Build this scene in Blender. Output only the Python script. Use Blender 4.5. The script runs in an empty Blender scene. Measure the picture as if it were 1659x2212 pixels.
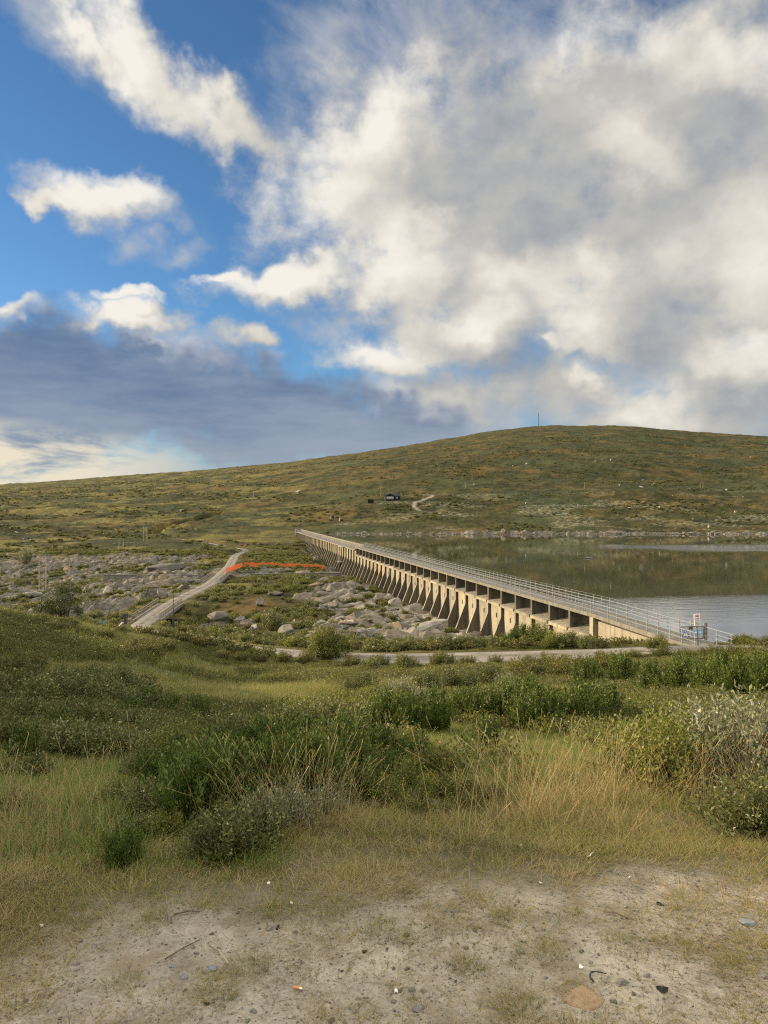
import bpy, math, random
import numpy as np
from mathutils import Vector

# ------------------------------------------------------------------ scene, camera, light
SC = bpy.context.scene
COL = SC.collection
SUN_AZ, SUN_EL = -72.0, 11.0          # degrees, azimuth from +Y towards +X
SKY_STRENGTH = 0.1
F_PX, CX, CY = 1597.0, 829.5, 1106.0  # the photograph's focal length and centre at 1659 x 2212

cam_data = bpy.data.cameras.new('camera')
cam = bpy.data.objects.new('camera', cam_data)
COL.objects.link(cam)
cam.location = (0, 0, 0)
cam.rotation_euler = (math.radians(90), 0, 0)
cam_data.sensor_fit = 'VERTICAL'
cam_data.sensor_height = 36.0
cam_data.lens = 26.0
cam_data.clip_start = 0.05
cam_data.clip_end = 20000
SC.camera = cam
SC.view_settings.view_transform = 'Standard'
SC.view_settings.look = 'None'
SC.view_settings.gamma = 1.0
SC.view_settings.use_curve_mapping = False
EXPOSURE = 0.95
SC.view_settings.exposure = EXPOSURE
SC.cycles.max_bounces = 6
SC.cycles.diffuse_bounces = 3
SC.cycles.glossy_bounces = 3
SC.cycles.transmission_bounces = 3
SC.cycles.transparent_max_bounces = 4
SC.cycles.use_denoising = False
SC.cycles.pixel_filter_type = 'BLACKMAN_HARRIS'
SC.cycles.filter_width = 1.2
SC.cycles.sample_clamp_indirect = 6.0

sun_data = bpy.data.lights.new('sun', 'SUN')
sun_data.energy = 4.9
sun_data.angle = math.radians(0.7)
sun_data.color = (1.0, 0.77, 0.47)
sun = bpy.data.objects.new('sun', sun_data)
COL.objects.link(sun)
_a, _e = math.radians(SUN_AZ), math.radians(SUN_EL)
SUN_DIR = Vector((math.sin(_a) * math.cos(_e), math.cos(_a) * math.cos(_e), math.sin(_e)))
sun.rotation_euler = SUN_DIR.to_track_quat('Z', 'Y').to_euler()
sun.location = SUN_DIR * 300


# ------------------------------------------------------------------ small node language
class NT:
    def __init__(self, tree):
        self.t = tree
        self.t.nodes.clear()

    def node(self, typ, props=None, **ins):
        n = self.t.nodes.new(typ)
        for k, v in (props or {}).items():
            setattr(n, k, v)
        for k, v in ins.items():
            key = int(k[1:]) if k[0] == 'i' and k[1:].isdigit() else k.replace('_', ' ')
            self.set(n.inputs[key], v)
        return n

    def set(self, sock, v):
        if isinstance(v, bpy.types.NodeSocket):
            self.t.links.new(v, sock)
        elif v is not None:
            if sock.type == 'RGBA' and hasattr(v, '__len__') and len(v) == 3:
                v = (*v, 1.0)
            sock.default_value = v

    def m(self, op, a, b=None, c=None, clamp=False):
        n = self.t.nodes.new('ShaderNodeMath')
        n.operation = op
        n.use_clamp = clamp
        for i, v in enumerate((a, b, c)):
            if v is not None:
                self.set(n.inputs[i], v)
        return n.outputs[0]

    def add(self, a, b): return self.m('ADD', a, b)
    def sub(self, a, b): return self.m('SUBTRACT', a, b)
    def mul(self, a, b): return self.m('MULTIPLY', a, b)
    def mad(self, a, b, c): return self.m('MULTIPLY_ADD', a, b, c)

    def v(self, op, a, b=None, s=None):
        n = self.t.nodes.new('ShaderNodeVectorMath')
        n.operation = op
        self.set(n.inputs[0], a)
        if b is not None: self.set(n.inputs[1], b)
        if s is not None: self.set(n.inputs['Scale'], s)
        return n.outputs['Value'] if op in ('LENGTH', 'DOT_PRODUCT', 'DISTANCE') else n.outputs[0]

    def xyz(self, x=0.0, y=0.0, z=0.0):
        return self.node('ShaderNodeCombineXYZ', None, i0=x, i1=y, i2=z).outputs[0]

    def sep(self, a):
        n = self.node('ShaderNodeSeparateXYZ', None, i0=a)
        return n.outputs[0], n.outputs[1], n.outputs[2]

    def noise(self, vec, scale, detail=4.0, rough=0.55, lac=2.0, dist=0.0, out=0):
        n = self.node('ShaderNodeTexNoise', {'noise_dimensions': '3D'}, Vector=vec, Scale=scale, Detail=detail,
                      Roughness=rough, Lacunarity=lac, Distortion=dist)
        return n.outputs[out]

    def ramp(self, fac, stops, interp='LINEAR'):
        n = self.node('ShaderNodeValToRGB', None, Fac=fac)
        cr = n.color_ramp
        cr.interpolation = interp
        while len(cr.elements) < len(stops):
            cr.elements.new(0.5)
        for e, (p, c) in zip(cr.elements, stops):
            e.position = p
            e.color = (*c, 1.0) if len(c) == 3 else c
        return n.outputs[0]

    def step(self, x, lo, hi):            # smooth step, 0..1
        n = self.node('ShaderNodeMapRange', {'interpolation_type': 'SMOOTHSTEP', 'clamp': True}, i0=x, i1=lo, i2=hi, i3=0.0, i4=1.0)
        return n.outputs[0]

    def mix(self, fac, a, b, blend='MIX'):
        n = self.t.nodes.new('ShaderNodeMix')
        n.data_type = 'RGBA'
        n.blend_type = blend
        n.clamp_factor = True
        self.set(n.inputs['Factor'], fac)
        self.set(n.inputs[6], a)
        self.set(n.inputs[7], b)
        return n.outputs[2]

    def attr(self, name):
        return self.node('ShaderNodeAttribute', {'attribute_name': name}).outputs['Fac']

    def after(self, P, f):                # P, worked out once f is known: keeps the shader's stack small
        n = self.t.nodes.new('ShaderNodeVectorMath')
        n.operation = 'MULTIPLY_ADD'
        self.set(n.inputs[0], f)
        n.inputs[1].default_value = (1e-12, 1e-12, 1e-12)
        self.set(n.inputs[2], P)
        return n.outputs[0]

    def bump(self, h, strength=0.5, dist=0.1, normal=None):
        return self.node('ShaderNodeBump', None, Height=h, Strength=strength, Distance=dist, Normal=normal).outputs[0]


def px_az_el(px, py):
    u, v = (px - CX) / F_PX, (CY - py) / F_PX
    az = math.atan(u)
    return math.degrees(az), math.degrees(math.atan(v * math.cos(az)))


# ------------------------------------------------------------------ sky: Sky Texture with procedural clouds
world = bpy.data.worlds.new('World')
SC.world = world
world.use_nodes = True

# centre x, y, half width, half height in the photograph's 1659 x 2212 pixels, turn clockwise in degrees
WHITE = [
    (330, 130, 255, 76, 30), (520, 265, 160, 60, 32), (170, 55, 100, 44, 25), (225, 405, 170, 56, 8), (130, 410, 90, 28, 5), (310, 658, 62, 24, 0),
    (860, 400, 300, 250, 0), (780, 270, 190, 110, -15), (1150, 480, 540, 360, 0), (1450, 540, 500, 400, 0), (640, 605, 230, 56, -8), (480, 600, 75, 24, -10),
    (900, 590, 290, 130, 10), (850, 780, 190, 66, 4), (1000, 720, 270, 120, -8), (1300, 690, 300, 130, 6), (1600, 700, 300, 200, 0),
    (1250, 280, 380, 190, 0), (1500, 210, 380, 230, 10), (1420, 890, 300, 70, 0), (1640, 840, 300, 150, 0), (1250, 840, 150, 80, 0), (1180, 742, 46, 18, 0),
    (1000, 870, 230, 80, 0), (300, 706, 125, 46, -4), (215, 722, 60, 26, -10), (520, 750, 75, 34, 8), (30, 672, 70, 22, 6),
]
BANK = [
    (60, 800, 360, 130, 4), (330, 850, 360, 110, 2), (590, 890, 330, 92, 6), (830, 920, 240, 72, 4), (320, 770, 85, 34, 0), (-150, 810, 320, 150, 0),
    (150, 900, 380, 76, 0), (600, 955, 330, 50, 2),
]
VEIL = [
    (720, 90, 200, 130, -30), (860, 110, 170, 110, -30), (1150, 80, 360, 160, 20), (1450, 110, 360, 190, 20), (1620, 130, 220, 220, 0), (120, 50, 330, 70, 20),
    (1000, 250, 330, 150, 0), (385, 535, 90, 34, -30), (300, 520, 50, 50, 40), (1000, 900, 360, 140, 0), (1150, 900, 300, 90, 0), (1400, 860, 460, 190, 0), (640, 280, 130, 90, 30), (280, 440, 160, 60, 10), (420, 760, 160, 50, 0), (700, 720, 90, 40, 0),
]
LIT = [
    (690, 400, 150, 230, 0), (820, 260, 170, 110, -10), (850, 560, 150, 110, 0), (1250, 655, 150, 120, 10), (1290, 560, 70, 60, 0), (620, 600, 190, 70, -6), (840, 775, 180, 60, 4), (1010, 690, 130, 70, -10),
    (1620, 540, 190, 150, 0), (1380, 330, 110, 60, 40), (1180, 740, 60, 34, 0), (1400, 870, 120, 60, 0), (1260, 815, 46, 50, 0), (330, 140, 280, 110, 30), (225, 395, 160, 75, 8),
    (310, 655, 80, 40, 0), (300, 705, 100, 36, 0), (920, 480, 60, 50, 0), (1250, 60, 220, 70, 10), (1600, 100, 160, 70, 0), (480, 600, 90, 40, 0), (1130, 590, 130, 70, 0), (1620, 790, 160, 60, 0),
]
SHADE = [(1010, 350, 200, 120, 0), (1480, 400, 260, 190, 0), (1150, 480, 150, 80, 0), (1100, 800, 190, 90, 0), (1420, 700, 130, 110, 0), (950, 780, 90, 90, 0), (1560, 860, 190, 60, 0), (1150, 250, 230, 60, 0), (1560, 250, 190, 60, 20)]


def blob_sum(q, P, lst, soft):
    acc = None
    for (px, py, rx, ry, rot) in lst:
        a, e = px_az_el(px, py)
        k = math.degrees(1 / F_PX) * math.cos(math.radians(a)) ** 1.2
        Pi = P if acc is None else q.after(P, acc)
        mp = q.node('ShaderNodeMapping', {'vector_type': 'TEXTURE'}, Vector=Pi, Location=(a, e, 0),
                    Rotation=(0, 0, math.radians(-rot)), Scale=(rx * k, ry * k, 1e6))
        b = q.sub(1.0, q.v('LENGTH', mp.outputs[0]))
        acc = b if acc is None else q.m('SMOOTH_MAX', acc, b, soft)
    return acc


def warp(q, P, big, small):
    w1 = q.noise(P, 0.11, 3.0, 0.55, out=1)
    w2 = q.noise(P, 0.42, 3.0, 0.6, out=1)
    Pw = q.v('ADD', P, q.v('SCALE', q.v('SUBTRACT', w1, (0.5, 0.5, 0.5)), s=big))
    return q.v('ADD', Pw, q.v('SCALE', q.v('SUBTRACT', w2, (0.5, 0.5, 0.5)), s=small))


def cloud_group():
    """Cloud cover per direction: P holds azimuth and elevation in degrees."""
    g = bpy.data.node_groups.new('cloud_cover', 'ShaderNodeTree')
    g.interface.new_socket('P', in_out='INPUT', socket_type='NodeSocketVector')
    for o in ('white', 'bank', 'veil', 'soft'):
        g.interface.new_socket(o, in_out='OUTPUT', socket_type='NodeSocketFloat')
    q = NT(g)
    gi = g.nodes.new('NodeGroupInput')
    go = g.nodes.new('NodeGroupOutput')
    P = gi.outputs[0]
    Pw = warp(q, P, 8.0, 3.2)
    f1 = q.noise(P, 0.17, 9.0, 0.58, 2.1)
    f2 = q.noise(q.v('MULTIPLY', P, (0.8, 1.2, 1.0)), 0.36, 9.0, 0.66, 2.0, 0.25)
    white = blob_sum(q, Pw, WHITE, 0.22)
    ax, ey, _ = q.sep(P)
    # cloud cover elsewhere on the dome, outside what the photograph holds
    side = q.m('MAXIMUM', q.step(q.m('ABSOLUTE', ax), 33.0, 60.0), q.step(ey, 38.0, 55.0))
    white = q.m('MAXIMUM', white, q.mad(side, 1.9, -1.2))
    fs1 = q.noise(P, 0.17, 2.0, 0.5, 2.1)
    q.set(go.inputs[3], q.add(white, q.mul(q.sub(fs1, 0.5), 1.4)))
    white = q.add(white, q.mul(q.sub(f1, 0.5), 1.35))
    white = q.add(white, q.mul(q.sub(f2, 0.5), 0.85))
    q.set(go.inputs[0], white)
    q.set(go.inputs[1], q.add(blob_sum(q, Pw, BANK, 0.2), q.add(q.mul(q.sub(f2, 0.5), 0.55), q.mul(q.sub(f1, 0.5), 0.5))))
    fs = q.noise(q.v('MULTIPLY', q.node('ShaderNodeMapping', {'vector_type': 'POINT'}, Vector=P,
                     Rotation=(0, 0, math.radians(33))).outputs[0], (0.6, 1.3, 1.0)), 0.2, 9.0, 0.64, 2.0, 0.5)
    q.set(go.inputs[2], q.add(blob_sum(q, Pw, VEIL, 0.18), q.mul(q.sub(fs, 0.5), 2.3)))
    return g


def build_world():
    q = NT(world.node_tree)
    D = q.node('ShaderNodeTexCoord').outputs['Generated']
    D = q.v('NORMALIZE', D)
    x, y, z = q.sep(D)
    A = q.mul(q.m('ARCTAN2', x, y), 180 / math.pi)
    E = q.mul(q.m('ARCSINE', z), 180 / math.pi)
    P = q.xyz(A, E, 0.0)
    sky = q.node('ShaderNodeTexSky', {'sky_type': 'NISHITA', 'sun_disc': False, 'sun_elevation': math.radians(SUN_EL),
                                      'sun_rotation': math.radians(SUN_AZ), 'air_density': 1.0, 'dust_density': 0.4,
                                      'ozone_density': 1.6, 'altitude': 900.0})
    skyc = q.mix(1.0, sky.outputs[0], SKY_TINT, 'MULTIPLY')
    g = cloud_group()

    def ev(dx, dy, prev=None):
        n = world.node_tree.nodes.new('ShaderNodeGroup')
        n.node_tree = g
        q.set(n.inputs[0], q.v('ADD', P if prev is None else q.after(P, prev), (dx, dy, 0.0)) if (dx or dy) else P)
        return n.outputs
    c0 = ev(0, 0)
    c1 = ev(-2.2, 1.2, q.add(c0[0], q.add(c0[1], c0[2])))                      # a step towards the sun
    k = 1.0 / SKY_STRENGTH / 2 ** EXPOSURE
    sc = lambda c, s=1.0: tuple(v * k * s for v in c)
    gray = lambda c: tuple(v for v in c)
    dF = q.sub(c0[0], c1[0])
    dS = q.sub(c0[3], c1[3])
    Pw = warp(q, q.after(P, q.add(dF, dS)), 7.0, 3.0)
    low = q.noise(q.v('MULTIPLY', P, (1.0, 1.7, 1.0)), 0.07, 5.0, 0.55)
    mid = q.noise(q.v('MULTIPLY', P, (0.9, 1.3, 1.0)), 0.30, 7.0, 0.60, 2.0, 0.3)
    # pale air low over the horizon
    hz_ = q.mul(q.step(E, 9.5, 1.5), 0.85)
    skyc = q.mix(hz_, skyc, q.mix(q.step(A, -8.0, 6.0), sc((0.30, 0.36, 0.44)), sc((0.33, 0.385, 0.465))))
    # veil: thin high cloud
    a_v = q.mul(q.step(c0[2], -0.1, 1.5), 0.80)
    col = q.mix(a_v, skyc, sc((0.50, 0.525, 0.565)))
    # white clouds: bright where they face the sun, grey where they are thick
    bright = q.step(blob_sum(q, Pw, LIT, 0.3), -0.35, 0.75)
    shade = q.step(blob_sum(q, q.after(Pw, bright), SHADE, 0.3), -0.35, 0.8)
    lit = q.add(q.mad(bright, 0.40, 0.48), q.mul(shade, -0.17))
    lit = q.add(lit, q.add(q.mul(q.sub(low, 0.5), 0.46), q.mul(q.sub(mid, 0.5), 0.40)))
    lit = q.add(lit, q.add(q.mul(dF, 0.15), q.mul(dS, 0.12)))
    cw = q.ramp(lit, [(0.0, (0.26, 0.30, 0.36)), (0.25, (0.37, 0.39, 0.415)), (0.5, (0.535, 0.525, 0.495)), (0.78, (0.755, 0.715, 0.635)), (1.0, (0.92, 0.88, 0.80))])
    # added fill: unseen clouds overhead and aside, brightened to light the ground
    behind = q.m('MAXIMUM', q.mul(q.step(q.m('ABSOLUTE', A), 45.0, 110.0), q.step(E, 14.0, 40.0)), q.step(E, 42.0, 62.0))
    cw = q.mix(1.0, cw, q.mix(behind, (k, k, k), (k * FILL_GAIN, k * FILL_GAIN * 0.955, k * FILL_GAIN * 0.875)), 'MULTIPLY')
    a_w = q.step(c0[0], -0.18, 0.66)
    col = q.mix(a_w, col, cw)
    # dark bank in front, brighter in places along its top edge
    a_b = q.mul(q.step(c0[1], -0.14, 0.48), 0.95)
    c2 = ev(0.3, 1.4, a_w)
    rim = q.mul(q.step(q.sub(c0[1], c2[1]), 0.12, 0.70), q.step(c0[1], 0.75, 0.05))
    rim = q.mul(rim, q.step(q.noise(P, 0.16, 3.0), 0.42, 0.60))
    str_ = q.noise(q.v('MULTIPLY', P, (0.35, 1.5, 1.0)), 0.28, 6.0, 0.6)
    tone = q.step(q.add(E, q.add(q.mul(q.sub(low, 0.5), 7.0), q.mul(q.sub(str_, 0.5), 15.0))), 3.0, 13.5)
    cb = q.mix(tone, sc((0.31, 0.37, 0.455)), sc((0.130, 0.192, 0.325)))
    cb = q.mix(q.mul(rim, 0.85), cb, sc((0.78, 0.76, 0.73)))
    col = q.mix(a_b, col, cb)
    # cream light low on the left, under the bank
    gl = q.mul(q.step(A, -9.0, -24.0), q.mul(q.step(q.add(E, q.mul(A, 0.10)), 4.2, 2.0), q.step(A, -75.0, -45.0)))
    gn = q.noise(q.v('MULTIPLY', P, (0.5, 1.8, 1.0)), 0.30, 7.0, 0.62, 2.0, 0.3)
    gl = q.mul(gl, q.step(q.add(gn, q.mul(E, -0.02)), 0.27, 0.50))
    col = q.mix(gl, col, sc((0.84, 0.76, 0.60)))
    bg = q.node('ShaderNodeBackground', None, Color=col, Strength=SKY_STRENGTH)
    out = q.node('ShaderNodeOutputWorld')
    world.node_tree.links.new(bg.outputs[0], out.inputs[0])


SKY_TINT = tuple(v / 2 ** EXPOSURE for v in (0.82, 1.24, 1.62))
FILL_GAIN = 4.1  # fill light: gain on the unseen part of the sky
build_world()
world.cycles.sampling_method = 'MANUAL'
world.cycles.sample_map_resolution = 512


# ------------------------------------------------------------------ numeric noise and small helpers
RNG = np.random.default_rng(7)


def _hash(ix, iy, seed):
    h = (ix.astype(np.int64) * 374761393 + iy.astype(np.int64) * 668265263 + seed * 974711) & 0xFFFFFFFF
    h = ((h ^ (h >> 13)) * 1274126177) & 0xFFFFFFFF
    h = (h ^ (h >> 16)) & 0xFFFFFF
    return h / float(0xFFFFFF)


def vn(x, y, seed=0):
    ix, iy = np.floor(x), np.floor(y)
    fx, fy = x - ix, y - iy
    fx, fy = fx * fx * (3 - 2 * fx), fy * fy * (3 - 2 * fy)
    a, b = _hash(ix, iy, seed), _hash(ix + 1, iy, seed)
    c, d = _hash(ix, iy + 1, seed), _hash(ix + 1, iy + 1, seed)
    return (a + (b - a) * fx) * (1 - fy) + (c + (d - c) * fx) * fy


def fbm(x, y, octv=4, seed=0, gain=0.5):
    s, a, n = 0.0, 1.0, 0.0
    for o in range(octv):
        s = s + a * vn(x * 1.03 + o * 17.3, y * 1.03 - o * 9.1, seed + o * 31)
        n += a
        x, y = x * 1.62 + y * 1.18, y * 1.62 - x * 1.18      # turn each octave
        a *= gain
    return s / n


def sst(x, lo, hi):
    t = np.clip((x - lo) / (hi - lo), 0, 1)
    return t * t * (3 - 2 * t)


def at(px, py, Y):
    return Vector(((px - CX) / F_PX * Y, Y, (CY - py) / F_PX * Y))


# ------------------------------------------------------------------ terrain heights
def yz(px, far):                     # (Y, row) pairs in the photograph to (Y, height)
    return [(Y, (CY - r) / F_PX * Y) for Y, r in far]


NEAR = [(0.01, -1.6), (3.0, -1.6), (3.6, -1.65), (4.2, -1.76), (5.4, -2.03), (7.2, -2.46), (9.5, -2.99)]
SLOPE = NEAR + [(14, -4.0), (20, -5.2), (30, -7.2), (40, -9.1)]
TABLE = [  # azimuth as a column of the photograph (or degrees as a string), (forward distance, height)
    ('-180', [(0.01, -1.6), (50, -1.8), (400, 0), (3000, 30)]),
    ('-112', [(0.01, -1.6), (3, -1.6), (10, -1.0), (20, 2), (35, 6), (60, 8), (120, 10), (400, 12), (1000, 40), (3000, 60)]),
    ('-75', [(0.01, -1.6), (3, -1.6), (9, -1.0), (18, 2.2), (30, 5.6), (42, 6.2), (60, 4), (90, 0), (140, -10), (250, -12), (600, 5), (1900, 60), (3000, 40)]),  # unseen hill here and in the next row, shaped to shade the foreground
    ('-55', [(0.01, -1.6), (3.4, -1.6), (8, -1.6), (16, -0.4), (28, 2.0), (38, 2.2), (55, -1.0), (85, -8), (120, -14), (180, -17), (300, -15), (600, 5), (1900, 60), (3000, 40)]),
    ('-40', [(0.01, -1.6), (3.6, -1.65), (7, -2.2), (14, -2.0), (24, -0.8), (36, -0.8), (48, -3), (68, -8), (90, -13), (130, -17), (200, -19), (290, -17), (400, -12), (600, 2), (1000, 25), (1900, 65), (3000, 30)]),
    (0, [(0.01, -1.6), (3.3, -1.63), (5, -1.98), (7.5, -2.62), (12, -3.5), (20, -4.6), (32, -5.7), (45, -6.3), (52, -6.9), (60, -8.5), (80, -14), (100, -17), (140, -20), (190, -20.8), (250, -19.5)]
        + yz(0, [(310, 1199), (400, 1158), (550, 1114), (800, 1080), (1300, 1059), (2000, 1048)]) + [(3000, 40)]),
    (150, [(0.01, -1.6), (3.3, -1.63), (5, -1.98), (7.5, -2.62), (12, -3.6), (20, -4.9), (32, -6.4), (42, -7.0), (48, -7.3), (56, -9), (75, -14), (100, -17.5), (140, -20), (190, -20), (250, -19)]
        + yz(150, [(310, 1196), (400, 1158), (550, 1112), (800, 1073), (1300, 1050), (2000, 1038)]) + [(3000, 40)]),
    (300, NEAR + [(14, -4.0), (20, -5.2), (30, -6.8), (40, -7.3), (46, -7.6), (56, -9.3), (62, -10.6), (72, -13), (90, -15.5), (108, -16.7), (114, -18.2), (120, -19.8), (133, -19.8), (142, -17.6), (200, -18)]
        + yz(300, [(260, 1217), (310, 1194), (390, 1163), (550, 1109), (800, 1064), (1300, 1041), (2000, 1025)]) + [(3000, 60)]),
    (450, SLOPE + [(50, -10.4), (60, -11.4), (66, -11.75), (70, -12.9), (75, -13.4), (95, -15.6), (108, -17.2), (117, -19.4), (130, -19), (141, -17.3), (172, -17), (184, -19), (197, -18.8), (210, -17.2), (280, -17)]
        + yz(450, [(340, 1182), (400, 1160), (550, 1106), (800, 1056), (1300, 1030), (2000, 1016)]) + [(3000, 60)]),
    (600, SLOPE + [(50, -10.7), (60, -11.9), (66, -12.4), (80, -14), (95, -16.2), (105, -18), (113, -19), (123, -18.2), (135, -16.8), (170, -16.5), (200, -17), (212, -18.6), (225, -17.5), (270, -16.8), (330, -15.5)]
        + yz(600, [(404, 1155), (480, 1126), (550, 1098), (800, 1046), (1300, 1012), (2000, 1000)]) + [(3000, 60)]),
    (750, SLOPE + [(50, -10.6), (60, -11.8), (70, -13.0), (82, -15.2), (92, -16.2), (110, -17), (130, -16.8), (160, -16.7), (185, -17), (205, -18.5), (222, -19.6), (240, -19), (385, -16.5), (402, -13), (406, -12.0), (420, -9.5)]
        + yz(750, [(440, 1133), (530, 1086), (700, 1043), (1000, 1006), (1500, 986), (1900, 984)]) + [(3000, 60)]),
    (900, SLOPE + [(50, -10.6), (58, -11.5), (68, -12.6), (82, -15.6), (95, -17), (120, -17.4), (137, -16.6), (150, -17.5), (385, -16.5), (402, -13), (406, -11.9), (418, -8.6)]
        + yz(900, [(440, 1127), (530, 1079), (700, 1035), (1000, 993), (1500, 967), (1900, 962)]) + [(3000, 60)]),
    (1050, SLOPE + [(50, -10.5), (57, -11.2), (67, -12.4), (82, -15.4), (97, -16.8), (120, -17.5), (385, -16.5), (402, -13), (406, -11.9), (425, -9)]
        + yz(1050, [(450, 1131), (530, 1082), (700, 1030), (1000, 976), (1500, 938), (1900, 932)]) + [(3000, 80)]),
    (1165, SLOPE + [(50, -10.3), (56, -10.9), (66, -12.0), (80, -14.4), (95, -17), (385, -16.5), (402, -13), (406, -12), (425, -9.5)]
        + yz(1165, [(450, 1133), (530, 1084), (700, 1030), (1000, 970), (1500, 926), (1900, 919.5)]) + [(3000, 80)]),
    (1350, SLOPE[:-1] + [(40, -8.9), (50, -10.2), (56, -10.65), (62, -11.5), (68, -13), (80, -16.5), (385, -16.5), (403, -13), (407, -12), (425, -9.5)]
        + yz(1350, [(450, 1133), (530, 1086), (700, 1032), (1000, 974), (1500, 928), (1900, 918.5)]) + [(3000, 80)]),
    (1500, NEAR + [(14, -4.0), (20, -5.1), (30, -6.9), (40, -8.5), (48, -9.75), (54, -10.1), (58, -10.2), (62, -11.2), (65, -12.2), (75, -16), (385, -16.5), (403, -13), (407, -12), (425, -9.5)]
        + yz(1500, [(450, 1133), (530, 1088), (700, 1036), (1000, 984), (1500, 944), (1900, 936.5)]) + [(3000, 80)]),
    (1659, NEAR + [(14, -3.9), (20, -5.0), (30, -6.6), (40, -8.0), (48, -9.35), (54, -10.0), (60, -10.75), (68, -12.6), (76, -16), (385, -16.5), (403, -13), (407, -12), (425, -9.5)]
        + yz(1659, [(450, 1134), (530, 1090), (700, 1040), (1000, 989), (1500, 950), (1900, 942)]) + [(3000, 80)]),
    ('45', [(0.01, -1.6), (4, -1.65), (10, -2.6), (20, -4.4), (40, -7.6), (60, -10.6), (80, -12.2), (95, -15), (300, -16), (330, -12), (500, 0), (1900, 150), (3000, 60)]),
    ('80', [(0.01, -1.6), (6, -1.7), (20, -3.4), (60, -8), (150, -10), (400, 0), (1900, 90), (3000, 60)]),
    ('180', [(0.01, -1.6), (50, -1.8), (400, 0), (3000, 30)]),
]
_TR = np.linspace(math.log(0.3), math.log(3000), 900)
_TA = np.concatenate([np.arange(-180, -60, 3.0), np.arange(-60, 60, 0.5), np.arange(60, 180.1, 3.0)])


def _make_table():
    azs, rows = [], []
    for key, prof in TABLE:
        a = float(key) if isinstance(key, str) else math.degrees(math.atan((key - CX) / F_PX))
        k = 1.0 if isinstance(key, str) else 1 / math.cos(math.radians(a))
        r = np.log([max(y * k, 0.02) for y, _ in prof])
        azs.append(a)
        rows.append(np.interp(_TR, r, [z for _, z in prof]))
    rows = np.array(rows)
    ker = np.array([1, 4, 6, 4, 1]) / 16.0
    # interpolate over azimuth with monotone-ish smooth steps, then soften
    T = np.array([np.interp(_TA, azs, rows[:, j]) for j in range(len(_TR))]).T
    for _ in range(3):
        T = np.apply_along_axis(lambda v: np.convolve(np.pad(v, 2, 'edge'), ker, 'valid'), 1, T)
    for _ in range(10):
        T = np.apply_along_axis(lambda v: np.convolve(np.pad(v, 2, 'edge'), ker, 'valid'), 0, T)
    return T


_T = _make_table()


def base_height(X, Y):
    az = np.degrees(np.arctan2(X, Y))
    lr = np.log(np.maximum(np.hypot(X, Y), 0.301))
    j = np.clip((lr - _TR[0]) / (_TR[1] - _TR[0]), 0, len(_TR) - 1.001)
    i = np.clip(np.interp(az, _TA, np.arange(len(_TA))), 0, len(_TA) - 1.001)
    i0, j0 = i.astype(int), j.astype(int)
    fi, fj = i - i0, j - j0
    return (_T[i0, j0] * (1 - fj) + _T[i0, j0 + 1] * fj) * (1 - fi) + (_T[i0 + 1, j0] * (1 - fj) + _T[i0 + 1, j0 + 1] * fj) * fi


WATER_Z = -12.3
DAM_O = np.array([20.45, 72.5])
DAM_D = np.array([-0.2020, 0.9794])
DAM_N = np.array([-0.9794, -0.2020])      # downstream


def dam_coords(X, Y):
    dx, dy = X - DAM_O[0], Y - DAM_O[1]
    return dx * DAM_D[0] + dy * DAM_D[1], dx * DAM_N[0] + dy * DAM_N[1]


ROAD = [(60, 49, -8.9), (45, 51.5, -9.4), (24, 54.5, -10.15), (15, 56, -10.75), (6.2, 58, -11.35), (-1.1, 60, -11.8), (-9.5, 66, -12.4), (-17, 75, -13.4), (-25, 88, -14.7),
        (-32.5, 101, -16.2), (-35.8, 109, -16.8), (-37.2, 116, -17.0), (-39.5, 136.6, -17.0), (-40.4, 156, -17.0), (-41.5, 178, -17.0), (-44.3, 201.6, -17.0), (-49, 235, -17), (-53.5, 262, -16.9),
        (-57.0, 283, -16.8), (-60, 305, -17.2), (-62, 331, -17.0), (-75, 353, -16.4), (-97, 387, -15.4), (-115, 408, -14.6), (-136, 440, -14.1), (-139, 462, -13.9), (-134, 480, -13.7), (-128, 497, -13.2), (-120, 525, -10)]
BRIDGES = [(11, 12), (14, 15)]


def smooth_road():
    """Catmull-Rom through the road's points: (x, y, z, on_bridge)."""
    P = np.array(ROAD, float)
    out = []
    for i in range(len(P) - 1):
        p0, p1, p2, p3 = P[max(i - 1, 0)], P[i], P[i + 1], P[min(i + 2, len(P) - 1)]
        n = max(4, int(np.linalg.norm(p2 - p1) / 1.5))
        for t in np.linspace(0, 1, n, endpoint=False):
            q = 0.5 * (2 * p1 + (p2 - p0) * t + (2 * p0 - 5 * p1 + 4 * p2 - p3) * t * t + (3 * p1 - p0 - 3 * p2 + p3) * t ** 3)
            if (i, i + 1) in BRIDGES:
                q = p1 + (p2 - p1) * t
            out.append((*q, 1.0 if (i, i + 1) in BRIDGES else 0.0))
    out.append((*P[-1], 0.0))
    return np.array(out)


ROAD_C = smooth_road()
ROAD_HALF = 1.75


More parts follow.
